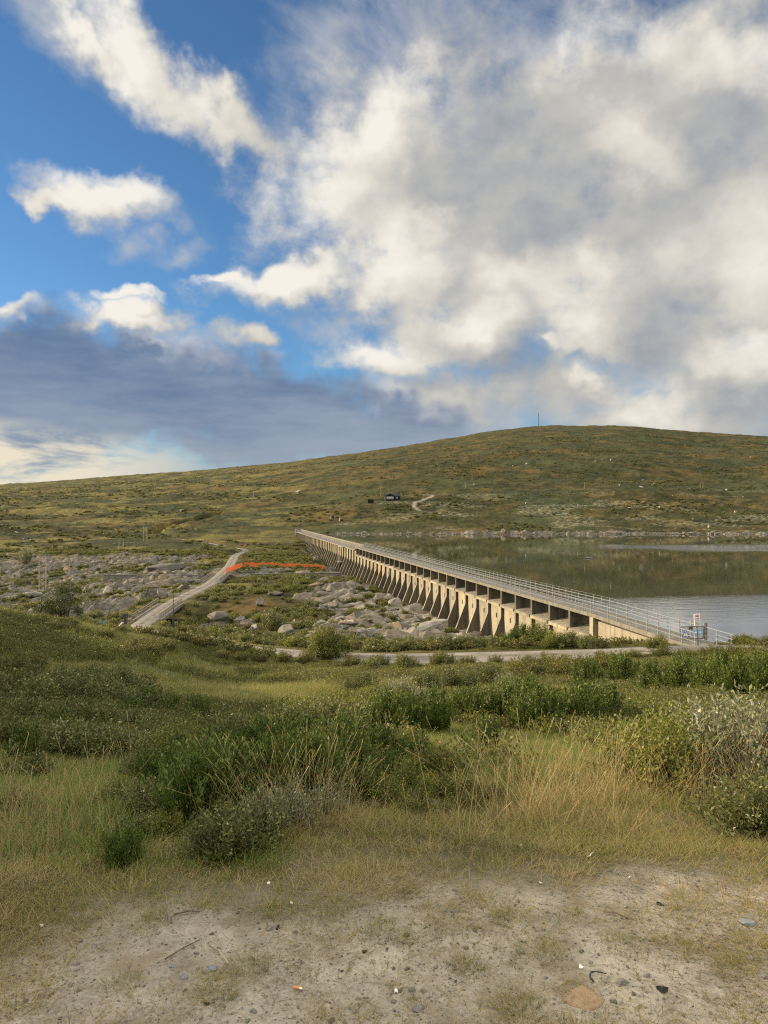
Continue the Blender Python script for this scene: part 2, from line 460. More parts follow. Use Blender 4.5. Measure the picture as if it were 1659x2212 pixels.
def road_dist(X, Y):
    """Distance to the road's centre line, the road's height there, and whether a bridge carries it."""
    best = np.full(X.shape, 1e9)
    rz = np.zeros(X.shape)
    br = np.zeros(X.shape)
    sel = np.where((Y > 40) & (Y < 540) & (X > -170) & (X < 75))[0]
    xs, ys = X[sel], Y[sel]
    b, z, k = best[sel], rz[sel], br[sel]
    C = ROAD_C[::2]
    for i in range(len(C) - 1):
        a, c = C[i], C[i + 1]
        m = np.where((xs > min(a[0], c[0]) - 9) & (xs < max(a[0], c[0]) + 9) & (ys > min(a[1], c[1]) - 9) & (ys < max(a[1], c[1]) + 9))[0]
        if not len(m):
            continue
        d = c[:2] - a[:2]
        t = np.clip(((xs[m] - a[0]) * d[0] + (ys[m] - a[1]) * d[1]) / (d @ d), 0, 1)
        dd = np.hypot(xs[m] - a[0] - t * d[0], ys[m] - a[1] - t * d[1])
        u = dd < b[m]
        mm = m[u]
        b[mm] = dd[u]
        z[mm] = a[2] + t[u] * (c[2] - a[2])
        k[mm] = a[3]
    best[sel], rz[sel], br[sel] = b, z, k
    return best, rz, br


def rock_mask(X, Y):
    """Bare rock: the river bed on the left and the ribs below the dam, broken by turf."""
    u = X / np.maximum(Y, 1) * F_PX + CX
    s, n = dam_coords(X, Y)
    left = sst(u, -200, -60) * (1 - sst(u, 380, 520)) * sst(Y, 122, 150) * (1 - sst(Y, 275, 318))
    left *= 1 - 0.75 * sst(u, 230, 330) * (1 - sst(Y, 140, 165))
    ribs = sst(u, 590, 740) * sst(Y, 88, 97) * (1 - sst(Y, 188, 225)) * (1 - sst(n, -1, -3)) * sst(n, -1, 0.5) * (1 - 0.8 * sst(n, 28, 44))
    stream = sst(u, 380, 470) * (1 - sst(u, 760, 860)) * sst(Y, 101, 108) * (1 - sst(Y, 124, 136)) * 0.8
    chan = sst(u, 380, 460) * (1 - sst(u, 690, 740)) * sst(Y, 196, 206) * (1 - sst(Y, 222, 232)) * 0.7
    toe = sst(n, -1, 0.2) * (1 - sst(n, 4, 9)) * sst(s, 20, 30) * (1 - sst(s, 240, 270)) * 0.75
    rim = (1 - sst(np.abs(base_height(X, Y) + 11.9), 0.6, 1.6)) * sst(Y, 330, 380) * (1 - sst(Y, 440, 470)) * sst(u, 660, 720)
    m = np.maximum.reduce([left, ribs, stream, chan, toe, rim])
    br = fbm(X / 15, Y / 15, 4, 11)
    m = m * 1.25 - (0.62 - br) * 1.5
    m = sst(m, 0.32, 0.62)
    return m * sst(strata(X, Y) + (fbm(X / 2.2, Y / 2.2, 3, 15) - 0.5) * 1.6, -1.05, -0.45) if np.any(m > 0) else m


def strata(X, Y):
    """Tilted slabs: long ribs with a steep near side, in metres."""
    wx = fbm(X / 9, Y / 9, 3, 21) - 0.5
    a = 0.52
    al, ac = X * math.cos(a) + Y * math.sin(a), -X * math.sin(a) + Y * math.cos(a)
    h = 0
    for (L, W, A, sd) in ((34, 9.5, 2.0, 3), (15, 3.6, 0.95, 5), (6, 1.3, 0.22, 9)):
        c = ac / W + wx * 3.0 + fbm(al / L, ac / (W * 3), 2, sd) * 2.4
        f = c - np.floor(c)
        saw = np.where(f < 0.28, f / 0.28, (1 - f) / 0.72)
        lump = vn(al / L + np.floor(c) * 7.13, np.floor(c) * 3.7, sd + 50)
        h = h + A * (saw * (0.25 + 0.7 * lump) - 0.40)
        if W < 2: continue
        e = al / (W * 1.7) + np.floor(c) * 0.381 + wx * 2.0 + fbm(al / (W * 2), ac / W, 2, sd + 70) * 1.6   # blocks tilted up to the right
        e = e - np.floor(e)
        h = h + A * 0.6 * (np.where(e < 0.84, e / 0.84, (1 - e) / 0.16) - 0.5)
    return h


def detail(X, Y, rock):
    r = np.hypot(X, Y)
    far = sst(r, 300, 700)
    d = (fbm(X / 2.4, Y / 2.4, 4, 1) - 0.5) * 0.42 * sst(r, 4, 12) * (1 - 0.85 * rock)
    d = d + (fbm(X / 0.5, Y / 0.5, 3, 2) - 0.5) * 0.05 * (1 - sst(r, 30, 60))
    d = d + (fbm(X / 9, Y / 9, 3, 3) - 0.5) * 1.0 * sst(r, 14, 60) * (1 - 0.6 * rock)
    d = d + (fbm(X / 34, Y / 26, 4, 4) - 0.5) * (2.0 * sst(r, 130, 420) + 2.4 * far)
    d = d + (fbm(X / 7, Y / 5, 3, 5) - 0.5) * 1.8 * sst(r, 320, 520)
    d = d + (fbm(X / 120, Y / 90, 3, 6) - 0.5) * 9.0 * far
    return d


def height(X, Y):
    X, Y = np.atleast_1d(np.asarray(X, float)), np.atleast_1d(np.asarray(Y, float))
    z = base_height(X, Y)
    rk = rock_mask(X, Y)
    z = z + detail(X, Y, rk) + np.where(rk > 0.001, rk * strata(X, Y) * 1.15, 0)
    s, n = dam_coords(X, Y)
    z = z - 1.1 * np.exp(-(n / 4.0) ** 2) * sst(s, 14, 34) * (1 - sst(s, 255, 285)) * (n > -3)
    dist, rz, br = road_dist(X, Y)
    w = (1 - sst(dist, 2.0, 5.5)) * (1 - br)
    z = z * (1 - w) + (rz - 0.06) * w
    s, n = dam_coords(X, Y)
    w = sst(s, -22, -16) * (1 - sst(s, -1, 4)) * (1 - sst(n, 0.15, 0.9)) * sst(n, -4.5, -2.6)
    z = z * (1 - w) + np.minimum(z, -11.2 - 0.0 * s) * w
    return z


def hz(x, y):
    return float(height([x], [y])[0])


def hit(px, py, y0=2.2, y1=1900):
    """Where the sight line through a point of the photograph meets the ground."""
    Y = np.exp(np.linspace(math.log(y0), math.log(y1), 2500))
    X = (px - CX) / F_PX * Y
    Z = (CY - py) / F_PX * Y
    g = height(X, Y)
    k = np.where(g >= Z)[0]
    i = k[0] if len(k) else len(Y) - 1
    return Vector((X[i], Y[i], g[i]))


# ------------------------------------------------------------------ objects
class MB:
    """Collects shapes and links them as one mesh object."""
    def __init__(self):
        self.v, self.f = [], []

    def add(self, vs, fs):
        o = len(self.v)
        self.v += [tuple(p) for p in vs]
        self.f += [tuple(i + o for i in q) for q in fs]
        return self

    def box(self, x0, x1, y0, y1, z0, z1):
        return self.add([(x0, y0, z0), (x1, y0, z0), (x1, y1, z0), (x0, y1, z0), (x0, y0, z1), (x1, y0, z1), (x1, y1, z1), (x0, y1, z1)],
                        [(0, 3, 2, 1), (4, 5, 6, 7), (0, 1, 5, 4), (1, 2, 6, 5), (2, 3, 7, 6), (3, 0, 4, 7)])

    def hexa(self, b, t):                 # four bottom and four top corners, counter-clockwise
        return self.add(list(b) + list(t), [(0, 3, 2, 1), (4, 5, 6, 7), (0, 1, 5, 4), (1, 2, 6, 5), (2, 3, 7, 6), (3, 0, 4, 7)])

    def prism(self, prof, x0, x1):        # profile in (y, z), counter-clockwise seen from +x
        n = len(prof)
        vs = [(x0, y, z) for y, z in prof] + [(x1, y, z) for y, z in prof]
        return self.add(vs, [tuple(range(n))[::-1], tuple(range(n, 2 * n))] + [(i, (i + 1) % n, n + (i + 1) % n, n + i) for i in range(n)])

    def tube(self, pts, r, n=6, r2=None):
        pts = [Vector(p) for p in pts]
        r2 = r if r2 is None else r2
        vs, fs = [], []
        for k, p in enumerate(pts):
            d = (pts[min(k + 1, len(pts) - 1)] - pts[max(k - 1, 0)]).normalized()
            a = d.cross(Vector((0, 0, 1)) if abs(d.z) < 0.9 else Vector((1, 0, 0))).normalized()
            b = d.cross(a)
            rr = r + (r2 - r) * k / max(1, len(pts) - 1)
            vs += [p + (a * math.cos(t) + b * math.sin(t)) * rr for t in [2 * math.pi * i / n for i in range(n)]]
        for k in range(len(pts) - 1):
            fs += [(k * n + i, k * n + (i + 1) % n, (k + 1) * n + (i + 1) % n, (k + 1) * n + i) for i in range(n)]
        fs += [tuple(range(n))[::-1], tuple((len(pts) - 1) * n + i for i in range(n))]
        return self.add(vs, fs)

    def mesh(self, name, mat=None, smooth=False):
        me = bpy.data.meshes.new(name)
        me.from_pydata(self.v, [], self.f)
        if mat: me.materials.append(mat)
        if smooth: me.shade_smooth()
        me.update()
        return me

    def build(self, name, mat, parent=None, smooth=False):
        return link(name, self.mesh(name, mat, smooth), parent)


def link(name, me, parent=None):
    o = bpy.data.objects.new(name, me)
    COL.objects.link(o)
    if parent is not None: o.parent = parent
    return o


def tag(o, label, cat, group=None, kind='thing'):
    if label: o['label'] = label
    if cat: o['category'] = cat
    if group: o['group'] = group
    if kind: o['kind'] = kind
    return o


def empty(name, loc=(0, 0, 0), rz=0.0):
    o = bpy.data.objects.new(name, None)
    o.empty_display_size = 0.2
    COL.objects.link(o)
    o.location = loc
    o.rotation_euler = (0, 0, rz)
    return o


def copy_tree(o, parent=None):
    c = o.copy()
    COL.objects.link(c)
    c.parent = parent
    for ch in list(o.children):
        copy_tree(ch, c)
    return c


def np_mesh(name, V, quads=None, tris=None, mat=None, attrs=None, smooth=False):
    me = bpy.data.meshes.new(name)
    V = np.asarray(V, np.float32)
    loops, starts, tot = [], [], 0
    for F in (quads, tris):
        if F is not None and len(F):
            F = np.asarray(F, np.int32)
            loops.append(F.ravel())
            starts.append(tot + np.arange(len(F), dtype=np.int32) * F.shape[1])
            tot += F.size
    loops, starts = np.concatenate(loops), np.concatenate(starts)
    me.vertices.add(len(V)); me.vertices.foreach_set('co', V.ravel())
    me.loops.add(len(loops)); me.loops.foreach_set('vertex_index', loops)
    me.polygons.add(len(starts)); me.polygons.foreach_set('loop_start', starts)
    for k, a in (attrs or {}).items():
        at_ = me.attributes.new(k, 'FLOAT', 'POINT')
        at_.data.foreach_set('value', np.asarray(a, np.float32))
    if mat: me.materials.append(mat)
    me.update(calc_edges=True)
    me.validate()
    if smooth: me.shade_smooth()
    return me


# ------------------------------------------------------------------ materials
def material(name, fn):
    m = bpy.data.materials.new(name)
    m.use_nodes = True
    q = NT(m.node_tree)
    out = q.node('ShaderNodeOutputMaterial')
    sh = fn(q)
    q.t.links.new(sh, out.inputs[0])
    return m


def bsdf(q, col, rough=0.8, metal=0.0, normal=None, spec=0.3, **kw):
    n = q.node('ShaderNodeBsdfPrincipled', None, Base_Color=col, Roughness=rough, Metallic=metal, Normal=normal)
    n.inputs['Specular IOR Level'].default_value = spec
    for k, v in kw.items():
        q.set(n.inputs[k.replace('_', ' ')], v)
    return n.outputs[0]


def pos(q):
    return q.node('ShaderNodeNewGeometry').outputs['Position']


def obj_co(q):
    return q.node('ShaderNodeTexCoord').outputs['Object']


def rock_color(q, p, scale=1.0):
    p = q.v('ADD', p, q.v('SCALE', q.noise(p, 0.25, 3, out=1), s=1.5))
    a = q.noise(p, 0.35 * scale, 6, 0.62)
    b = q.noise(q.v('MULTIPLY', p, (1, 1, 3.2)), 1.6 * scale, 6, 0.65)
    c = q.ramp(q.mad(b, 0.55, q.mul(a, 0.45)), [(0.34, (0.026, 0.024, 0.021)), (0.44, (0.080, 0.074, 0.063)), (0.54, (0.155, 0.143, 0.120)), (0.68, (0.32, 0.297, 0.25))])
    red = q.step(q.noise(p, 0.12 * scale, 3), 0.52, 0.66)
    c = q.mix(q.mul(red, 0.28), c, (0.34, 0.25, 0.17))
    lich = q.step(q.noise(p, 2.3 * scale, 5, 0.7), 0.60, 0.70)
    return q.mix(q.mul(lich, 0.5), c, (0.42, 0.42, 0.36))


def mat_terrain(q):
    p = pos(q)
    x, y, z = q.sep(p)
    dist = q.v('LENGTH', p)
    rock, grav, lich, track, dry = (q.attr(n) for n in ('rock', 'gravel', 'lichen', 'track', 'dry'))
    # heath and turf
    n1 = q.noise(p, 0.055, 6, 0.6)
    n2 = q.noise(p, 0.42, 6, 0.62)
    n3 = q.noise(p, 2.6, 5, 0.62)
    n4 = q.noise(p, 0.014, 5, 0.62)
    k = q.add(q.add(q.mul(n1, 0.50), q.mul(n2, 0.30)), q.mul(n3, 0.20))
    c = q.ramp(k, [(0.34, (0.018, 0.019, 0.009)), (0.44, (0.032, 0.034, 0.014)), (0.52, (0.052, 0.051, 0.020)), (0.61, (0.086, 0.075, 0.028)), (0.72, (0.145, 0.115, 0.046))])
    och = q.step(q.add(n4, q.mul(q.sub(n1, 0.5), 0.5)), 0.50, 0.66)
    c = q.mix(q.mul(och, 0.55), c, q.mix(n2, (0.10, 0.070, 0.024), (0.20, 0.125, 0.045)))
    bd = q.step(q.noise(q.v('MULTIPLY', p, (0.35, 1.0, 1.0)), 0.017, 5, 0.55), 0.47, 0.62)
    c = q.mix(q.mul(bd, 0.35), c, q.mix(n2, (0.055, 0.054, 0.017), (0.145, 0.120, 0.040)))
    gr = q.step(q.add(n4, q.mul(q.sub(n2, 0.5), 0.6)), 0.49, 0.34)
    c = q.mix(q.mul(gr, 0.6), c, q.mix(n3, (0.030, 0.050, 0.022), (0.085, 0.100, 0.055)))
    c = q.mix(q.mul(dry, q.step(n2, 0.25, 0.6)), c, q.mix(n3, (0.135, 0.128, 0.036), (0.255, 0.215, 0.070)))
    c = q.mix(q.mul(q.mul(lich, 0.8), q.step(n2, 0.44, 0.60)), c, (0.25, 0.235, 0.15))
    spk = q.mul(q.step(q.noise(p, 0.9, 3, 0.5), 0.70, 0.74), q.step(dist, 150, 300))
    c = q.mix(q.mul(spk, 0.3), c, (0.24, 0.225, 0.19))
    rc = rock_color(q, p)
    rc = q.mix(q.mul(q.attr('bleach'), q.step(n2, 0.30, 0.60)), rc, q.mix(n3, (0.20, 0.172, 0.135), (0.40, 0.365, 0.315)))
    c = q.mix(rock, c, rc)
    # foreground gravel: pale silt with darker crumbs and stained drying patches
    g1 = q.noise(p, 1.1, 6, 0.65)
    g2 = q.noise(p, 9.0, 6, 0.7)
    g3 = q.noise(p, 70.0, 4, 0.7)
    gc = q.ramp(q.add(q.mul(g1, 0.35), q.add(q.mul(g2, 0.33), q.mul(g3, 0.32))),
                [(0.34, (0.105, 0.090, 0.070)), (0.45, (0.235, 0.207, 0.165)), (0.55, (0.360, 0.322, 0.262)), (0.70, (0.49, 0.445, 0.37))])
    vor = q.node('ShaderNodeTexVoronoi', {'feature': 'F1'}, Vector=q.v('ADD', p, q.v('SCALE', q.noise(p, 30, 2, out=1), s=0.03)), Scale=46.0)
    spot = q.mul(q.step(vor.outputs['Distance'], 0.30, 0.20), q.step(q.sep(vor.outputs['Color'])[0], 0.72, 0.76))
    gc = q.mix(spot, gc, q.mix(q.sep(vor.outputs['Color'])[1], (0.05, 0.045, 0.045), (0.34, 0.32, 0.29)))
    lit = q.step(q.add(q.noise(p, 3.4, 6, 0.7), q.mul(q.sub(g3, 0.5), 0.5)), 0.53, 0.66)
    gc = q.mix(q.mul(lit, 0.55), gc, (0.17, 0.12, 0.068))
    soil = q.mix(g2, (0.05, 0.042, 0.025), (0.15, 0.115, 0.06))
    near = q.step(dist, 22.0, 12.0)
    c = q.mix(q.mul(near, 0.55), c, soil)
    c = q.mix(grav, c, gc)
    c = q.mix(track, c, q.mix(n3, (0.22, 0.185, 0.14), (0.36, 0.31, 0.25)))
    b1 = q.bump(q.add(q.mul(g3, 0.4), g2), 0.55, 0.03)
    b2 = q.bump(q.add(n3, q.mul(n2, 2.0)), q.mul(q.mul(q.step(dist, 30, 120), 0.85), q.sub(1.0, q.mul(rock, 0.8))), 0.9, b1)
    rb = q.noise(q.v('MULTIPLY', q.v('ADD', p, q.v('SCALE', q.noise(p, 0.3, 2, out=1), s=1.2)), (0.5, 1.0, 3.0)), 1.1, 5, 0.65)
    b3 = q.bump(rb, q.mul(rock, 0.7), 0.5, b2)
    return bsdf(q, c, 0.92, normal=b3, spec=0.12)


def mat_road(q):
    p = pos(q)
    a = q.attr('across')                       # -1..1
    n1, n2 = q.noise(p, 0.6, 5, 0.6), q.noise(p, 8.0, 5, 0.7)
    c = q.ramp(q.mad(n2, 0.5, q.mul(n1, 0.5)), [(0.35, (0.135, 0.122, 0.104)), (0.5, (0.215, 0.197, 0.170)), (0.65, (0.30, 0.277, 0.243))])
    mid = q.mul(q.step(q.m('ABSOLUTE', q.add(a, q.mul(q.sub(n1, 0.5), 0.2))), 0.30, 0.08), q.step(n1, 0.38, 0.62))
    c = q.mix(q.mul(mid, 0.8), c, (0.10, 0.09, 0.05))
    edge = q.step(q.add(q.m('ABSOLUTE', a), q.mul(q.sub(n2, 0.5), 0.8)), 0.82, 1.05)
    c = q.mix(edge, c, (0.14, 0.115, 0.055))
    return bsdf(q, c, 0.95, normal=q.bump(n2, 0.4, 0.05), spec=0.1)


def mat_water(q):
    p = pos(q)
    x, y, z = q.sep(p)
    band = q.mul(q.step(q.add(y, q.mul(q.sub(q.noise(p, 0.02, 3), 0.5), 60)), 225, 246), q.step(q.add(y, q.mul(q.sub(q.noise(p, 0.03, 3), 0.5), 60)), 285, 262))
    band = q.mul(band, q.step(x, 50, 120))
    nearb = q.mul(q.step(y, 76, 84), q.step(y, 112, 98))
    w1 = q.noise(q.v('MULTIPLY', p, (0.5, 1.6, 1.0)), 0.55, 3, 0.55, dist=0.4)
    w2 = q.noise(q.v('MULTIPLY', p, (0.6, 1.3, 1.0)), 2.4, 3, 0.55)
    w3 = q.noise(p, 7.0, 2, 0.5)
    st = q.add(q.add(0.004, q.mul(nearb, 0.03)), q.mul(band, 0.4))
    nb = q.bump(q.add(q.mul(w1, 1.0), q.add(q.mul(w2, 0.35), q.mul(w3, q.mul(band, 0.3)))), st, 0.6)
    n = q.node('ShaderNodeBsdfPrincipled', None, Base_Color=(0.008, 0.010, 0.007), Roughness=0.03, IOR=1.333, Normal=nb)
    gl = q.node('ShaderNodeBsdfGlossy', None, Color=(0.9, 0.92, 0.94), Roughness=0.03, Normal=nb)
    fr = q.node('ShaderNodeFresnel', None, IOR=1.36, Normal=nb).outputs[0]
    return q.node('ShaderNodeMixShader', None, i0=q.mad(fr, 0.85, 0.20), i1=n.outputs[0], i2=gl.outputs[0]).outputs[0]


def mat_concrete(tone, warm=1.0, rows=0.45):
    def fn(q):
        p = obj_co(q)
        x, y, z = q.sep(p)
        n1, n2 = q.noise(p, 0.5, 6, 0.65), q.noise(p, 6.0, 5, 0.65)
        st = q.noise(q.v('MULTIPLY', p, (1.5, 1.5, 0.10)), 1.0, 5, 0.65)
        k = q.add(q.add(q.mul(n1, 0.36), q.mul(n2, 0.16)), q.mul(st, 0.48))
        c = q.ramp(k, [(0.36, tuple(v * 0.38 for v in tone)), (0.46, tuple(v * 0.78 for v in tone)), (0.55, tone), (0.70, tuple(min(0.75, v * 1.22) for v in tone))])
        ob = q.node('ShaderNodeObjectInfo').outputs['Random']
        c = q.mix(1.0, c, q.mix(ob, (0.74, 0.76, 0.78), (1.14, 1.12, 1.08)), 'MULTIPLY')
        drip = q.mul(q.step(q.noise(q.v('MULTIPLY', p, (2.2, 2.2, 0.06)), 1.0, 4, 0.6), 0.55, 0.66), q.step(n1, 0.35, 0.6))
        c = q.mix(q.mul(drip, 0.55), c, tuple(v * 0.30 for v in tone))
        lime = q.step(q.noise(q.v('MULTIPLY', p, (3.0, 3.0, 0.16)), 0.8, 4, 0.6), 0.66, 0.74)
        c = q.mix(q.mul(lime, 0.4), c, (0.46, 0.44, 0.40))
        # marks of the formwork boards
        rw = q.m('FRACT', q.mul(z, 1 / rows))
        ln = q.step(q.m('ABSOLUTE', q.sub(rw, 0.5)), 0.46, 0.495)
        brd = q.noise(q.xyz(q.mul(x, 0.25), 0.0, q.m('FLOOR', q.mul(z, 1 / rows))), 3.0, 1)
        c = q.mix(q.mul(ln, 0.32), c, tuple(v * 0.45 for v in tone))
        c = q.mix(q.mul(q.step(brd, 0.45, 0.7), 0.22), c, tuple(v * 0.62 for v in tone))
        return bsdf(q, c, 0.88, normal=q.bump(q.add(n2, q.mul(ln, -0.6)), 0.35, 0.04), spec=0.2)
    return fn


def mat_plain(col, rough=0.6, metal=0.0, var=0.25, scale=6.0, spec=0.4):
    def fn(q):
        n = q.noise(obj_co(q), scale, 5, 0.65)
        c = q.ramp(n, [(0.3, tuple(v * (1 - var) for v in col)), (0.7, tuple(min(0.95, v * (1 + var * 0.6)) for v in col))])
        return bsdf(q, c, rough, metal, normal=q.bump(n, 0.15, 0.02), spec=spec)
    return fn


def mat_leaf(dark, light, accent, trans=0.25, rough=0.55, acc=0.93):
    """Leaves: tone varies per leaf and per plant."""
    def fn(q):
        t = q.attr('tone')
        r = q.node('ShaderNodeObjectInfo').outputs['Random']
        k = q.add(q.mul(q.m('POWER', t, 1.4), 0.85), q.mul(r, 0.15))
        c = q.mix(k, dark, light)
        c = q.mix(q.step(q.add(t, q.mul(q.sub(r, 0.5), 0.12)), acc, acc + 0.03), c, accent)
        d = bsdf(q, c, rough, spec=0.28)
        tr = q.node('ShaderNodeBsdfTranslucent', None, Color=q.mix(0.5, c, light)).outputs[0]
        return q.node('ShaderNodeMixShader', None, i0=trans, i1=d, i2=tr).outputs[0]
    return fn


def mat_boulder(base, warm):
    def fn(q):
        p = q.v('ADD', obj_co(q), q.v('SCALE', q.xyz(1.0, 2.0, 3.0), s=q.mul(q.node('ShaderNodeObjectInfo').outputs['Random'], 40.0)))
        r = q.node('ShaderNodeObjectInfo').outputs['Random']
        n1, n2 = q.noise(p, 1.2, 6, 0.65), q.noise(q.v('MULTIPLY', p, (1, 1, 2.6)), 5.0, 6, 0.7)
        k = q.add(q.mul(n1, 0.5), q.mul(n2, 0.5))
        c = q.ramp(k, [(0.32, tuple(v * 0.32 for v in base)), (0.47, tuple(v * 0.8 for v in base)), (0.6, base), (0.74, tuple(min(0.8, v * 1.45) for v in base))])
        c = q.mix(q.mul(q.step(r, 0.45, 0.9), 0.5), c, warm, 'MIX')
        c = q.mix(q.mul(q.step(q.noise(p, 3.0, 5, 0.7), 0.56, 0.68), 0.45), c, tuple(v * 0.4 for v in base))
        return bsdf(q, c, 0.9, normal=q.bump(k, 0.6, 0.08), spec=0.15)
    return fn


def mat_netting(q):
    c = q.mix(q.noise(obj_co(q), 1.5, 3), (0.72, 0.27, 0.09), (0.88, 0.36, 0.13))
    return q.node('ShaderNodeMixShader', None, i0=0.5, i1=bsdf(q, c, 0.7, spec=0.2), i2=q.node('ShaderNodeBsdfTranslucent', None, Color=c).outputs[0]).outputs[0]


M = {
    'terrain': material('heath_and_rock', mat_terrain),
    'road': material('gravel_track', mat_road),
    'water': material('lake_water', mat_water),
    'concrete': material('dam_concrete', mat_concrete((0.30, 0.278, 0.222))),
    'concrete_grey': material('grey_concrete', mat_concrete((0.235, 0.222, 0.195))),
    'steel': material('galvanised_steel', mat_plain((0.25, 0.265, 0.29), 0.5, 0.5, 0.15, 9.0, 0.5)),
    'steel_dark': material('dark_steel', mat_plain((0.07, 0.072, 0.075), 0.5, 0.3, 0.3)),
    'concrete_shade_stain': material('shade_stain_concrete', mat_concrete((0.150, 0.133, 0.103))),  # darker copy of the dam concrete: shade put into the colour, with stain
    'wood_grey': material('weathered_timber', mat_plain((0.25, 0.22, 0.18), 0.85, 0, 0.4, 3.0, 0.1)),
    'wood_pole': material('pole_timber', mat_plain((0.40, 0.34, 0.22), 0.85, 0, 0.3, 3.0, 0.1)),
    'wood_black': material('tarred_timber', mat_plain((0.012, 0.012, 0.015), 0.7, 0, 0.4, 3.0, 0.2)),
    'roof': material('dark_roofing', mat_plain((0.045, 0.05, 0.06), 0.8, 0, 0.3, 3.0, 0.1)),
    'white': material('white_paint', mat_plain((0.78, 0.77, 0.74), 0.55, 0, 0.08)),
    'glass': material('window_glass', mat_plain((0.05, 0.06, 0.07), 0.08, 0, 0.1, 2.0, 0.6)),
    'red': material('red_print', mat_plain((0.62, 0.06, 0.06), 0.5, 0, 0.1)),
    'ink': material('black_print', mat_plain((0.10, 0.10, 0.12), 0.5, 0, 0.1)),
    'blue': material('blue_sign_paint', mat_plain((0.03, 0.16, 0.55), 0.45, 0, 0.1)),
    'cyan': material('light_blue_sign_paint', mat_plain((0.06, 0.36, 0.70), 0.45, 0, 0.1)),
    'rust': material('rusty_masonry', mat_plain((0.17, 0.095, 0.06), 0.9, 0, 0.35, 2.0, 0.1)),
    'orange': material('orange_mesh', mat_netting),
    'boulder': material('grey_boulder', mat_boulder((0.185, 0.172, 0.148), (0.205, 0.168, 0.125))),
    'boulder_pale': material('pale_boulder', mat_boulder((0.33, 0.31, 0.275), (0.30, 0.245, 0.19))),
    'boulder_red': material('reddish_slab', mat_boulder((0.205, 0.172, 0.135), (0.215, 0.155, 0.108))),
    'bark': material('grey_bark', mat_plain((0.13, 0.10, 0.075), 0.9, 0, 0.4, 12.0, 0.1)),
}


# ------------------------------------------------------------------ the ground: one sheet to the horizon
def build_terrain():
    azf = np.arange(-31.5, 31.501, 0.068)
    az = np.concatenate([np.arange(-180, -60, 4.0), np.arange(-60, -31.6, 0.5), azf, np.arange(32.0, 60, 0.6), np.arange(60, 180.01, 4.0)])
    r = np.concatenate([np.geomspace(0.3, 2.0, 14, endpoint=False), np.linspace(2.0, 6.0, 130, endpoint=False), np.geomspace(6, 60, 300, endpoint=False),
                        np.geomspace(60, 320, 520, endpoint=False), np.geomspace(320, 700, 190, endpoint=False), np.geomspace(700, 3000, 170)])
    A, R = np.meshgrid(np.radians(az), r)
    X, Y = (R * np.sin(A)).ravel(), (R * np.cos(A)).ravel()
    Z = height(X, Y)
    rk = rock_mask(X, Y)
    nr, na = R.shape
    i = np.arange((nr - 1) * (na - 1))
    a = (i // (na - 1)) * na + i % (na - 1)
    Q = np.stack([a, a + 1, a + na + 1, a + na], 1)
    cen = len(X)
    V = np.stack([np.append(X, 0), np.append(Y, 0), np.append(Z, -1.6)], 1)
    T = np.stack([np.full(na - 1, cen), np.arange(1, na), np.arange(0, na - 1)], 1)
    # real colours of the ground
    edge = 3.0 + (fbm(X / 1.1, Y / 1.1, 4, 41) - 0.5) * 1.6 + 0.10 * np.clip(X, -2, 3)
    grav = np.append(1 - sst(np.hypot(X * 0.55, Y), edge - 0.5, edge + 0.45), 1)
    grav *= np.append(sst(fbm(X / 0.35, Y / 0.35, 4, 44) + 0.55 * (1 - sst(Y, 2.8, 4.2)), 0.40, 0.60), 1)
    s, n = dam_coords(X, Y)
    u = X / np.maximum(Y, 1) * F_PX + CX
    zb = base_height(X, Y)
    lich = sst(fbm(X / 40, Y / 22, 4, 61), 0.52, 0.66) * sst(Y, 404, 425) * (1 - sst(Y, 520, 640)) * sst(u, 680, 760)
    tr = [hit(905, 1103, 410), hit(893, 1094, 410), hit(897, 1086, 410), hit(915, 1080, 410), hit(935, 1071, 410)]
    trk = np.zeros(len(X))
    for p, q_ in zip(tr[:-1], tr[1:]):
        d = np.array([q_.x - p.x, q_.y - p.y]); L = d @ d
        t = np.clip(((X - p.x) * d[0] + (Y - p.y) * d[1]) / L, 0, 1)
        dd = np.hypot(X - p.x - t * d[0], (Y - p.y - t * d[1]))
        trk = np.maximum(trk, 1 - sst(dd, 0.9, 2.4))
    dry = sst(fbm(X / 20, Y / 14, 4, 71), 0.50, 0.68) * sst(Y, 60, 80) * (1 - sst(u, 500, 900) * (Y > 300)) * 0.8
    pl = hit(430, 1355)
    dry = np.maximum(dry, 0.9 * np.exp(-(((X - pl.x) / 9) ** 2 + ((Y - pl.y) / 7) ** 2)))
    dry = np.maximum(dry, 0.75 * sst(fbm(X / 6, Y / 3, 4, 75), 0.45, 0.62) * sst(Y, 26, 34) * (1 - sst(Y, 46, 52)) * (1 - sst(u, 900, 1200)))
    app = lambda v: np.append(v, 0)
    me = np_mesh('ground', V, Q, T, M['terrain'], {'rock': app(rk), 'gravel': grav, 'lichen': app(lich), 'track': app(trk), 'dry': app(dry), 'bleach': app(sst(s, 8, 20) * (1 - sst(s, 70, 110)) * sst(n, -1, 0) * (1 - sst(n, 7, 20)))}, smooth=True)
    o = link('ground', me)
    tag(o, 'heath, turf and bare rock from the gravel lay-by to the far hill', 'ground', kind='structure')


build_terrain()

# lake
mb = MB()
_p = lambda s, n: (DAM_O + DAM_D * s + DAM_N * n)
l0, l1 = _p(-16, -1.6), _p(341, -1.6)
mb.add([(*l0, WATER_Z), (200, 40, WATER_Z), (900, 40, WATER_Z), (900, 470, WATER_Z), (*l1, WATER_Z)], [(0, 1, 2, 3, 4)])
tag(mb.build('lake_water', M['water']), 'dark still reservoir water behind the dam', 'water', kind='structure')


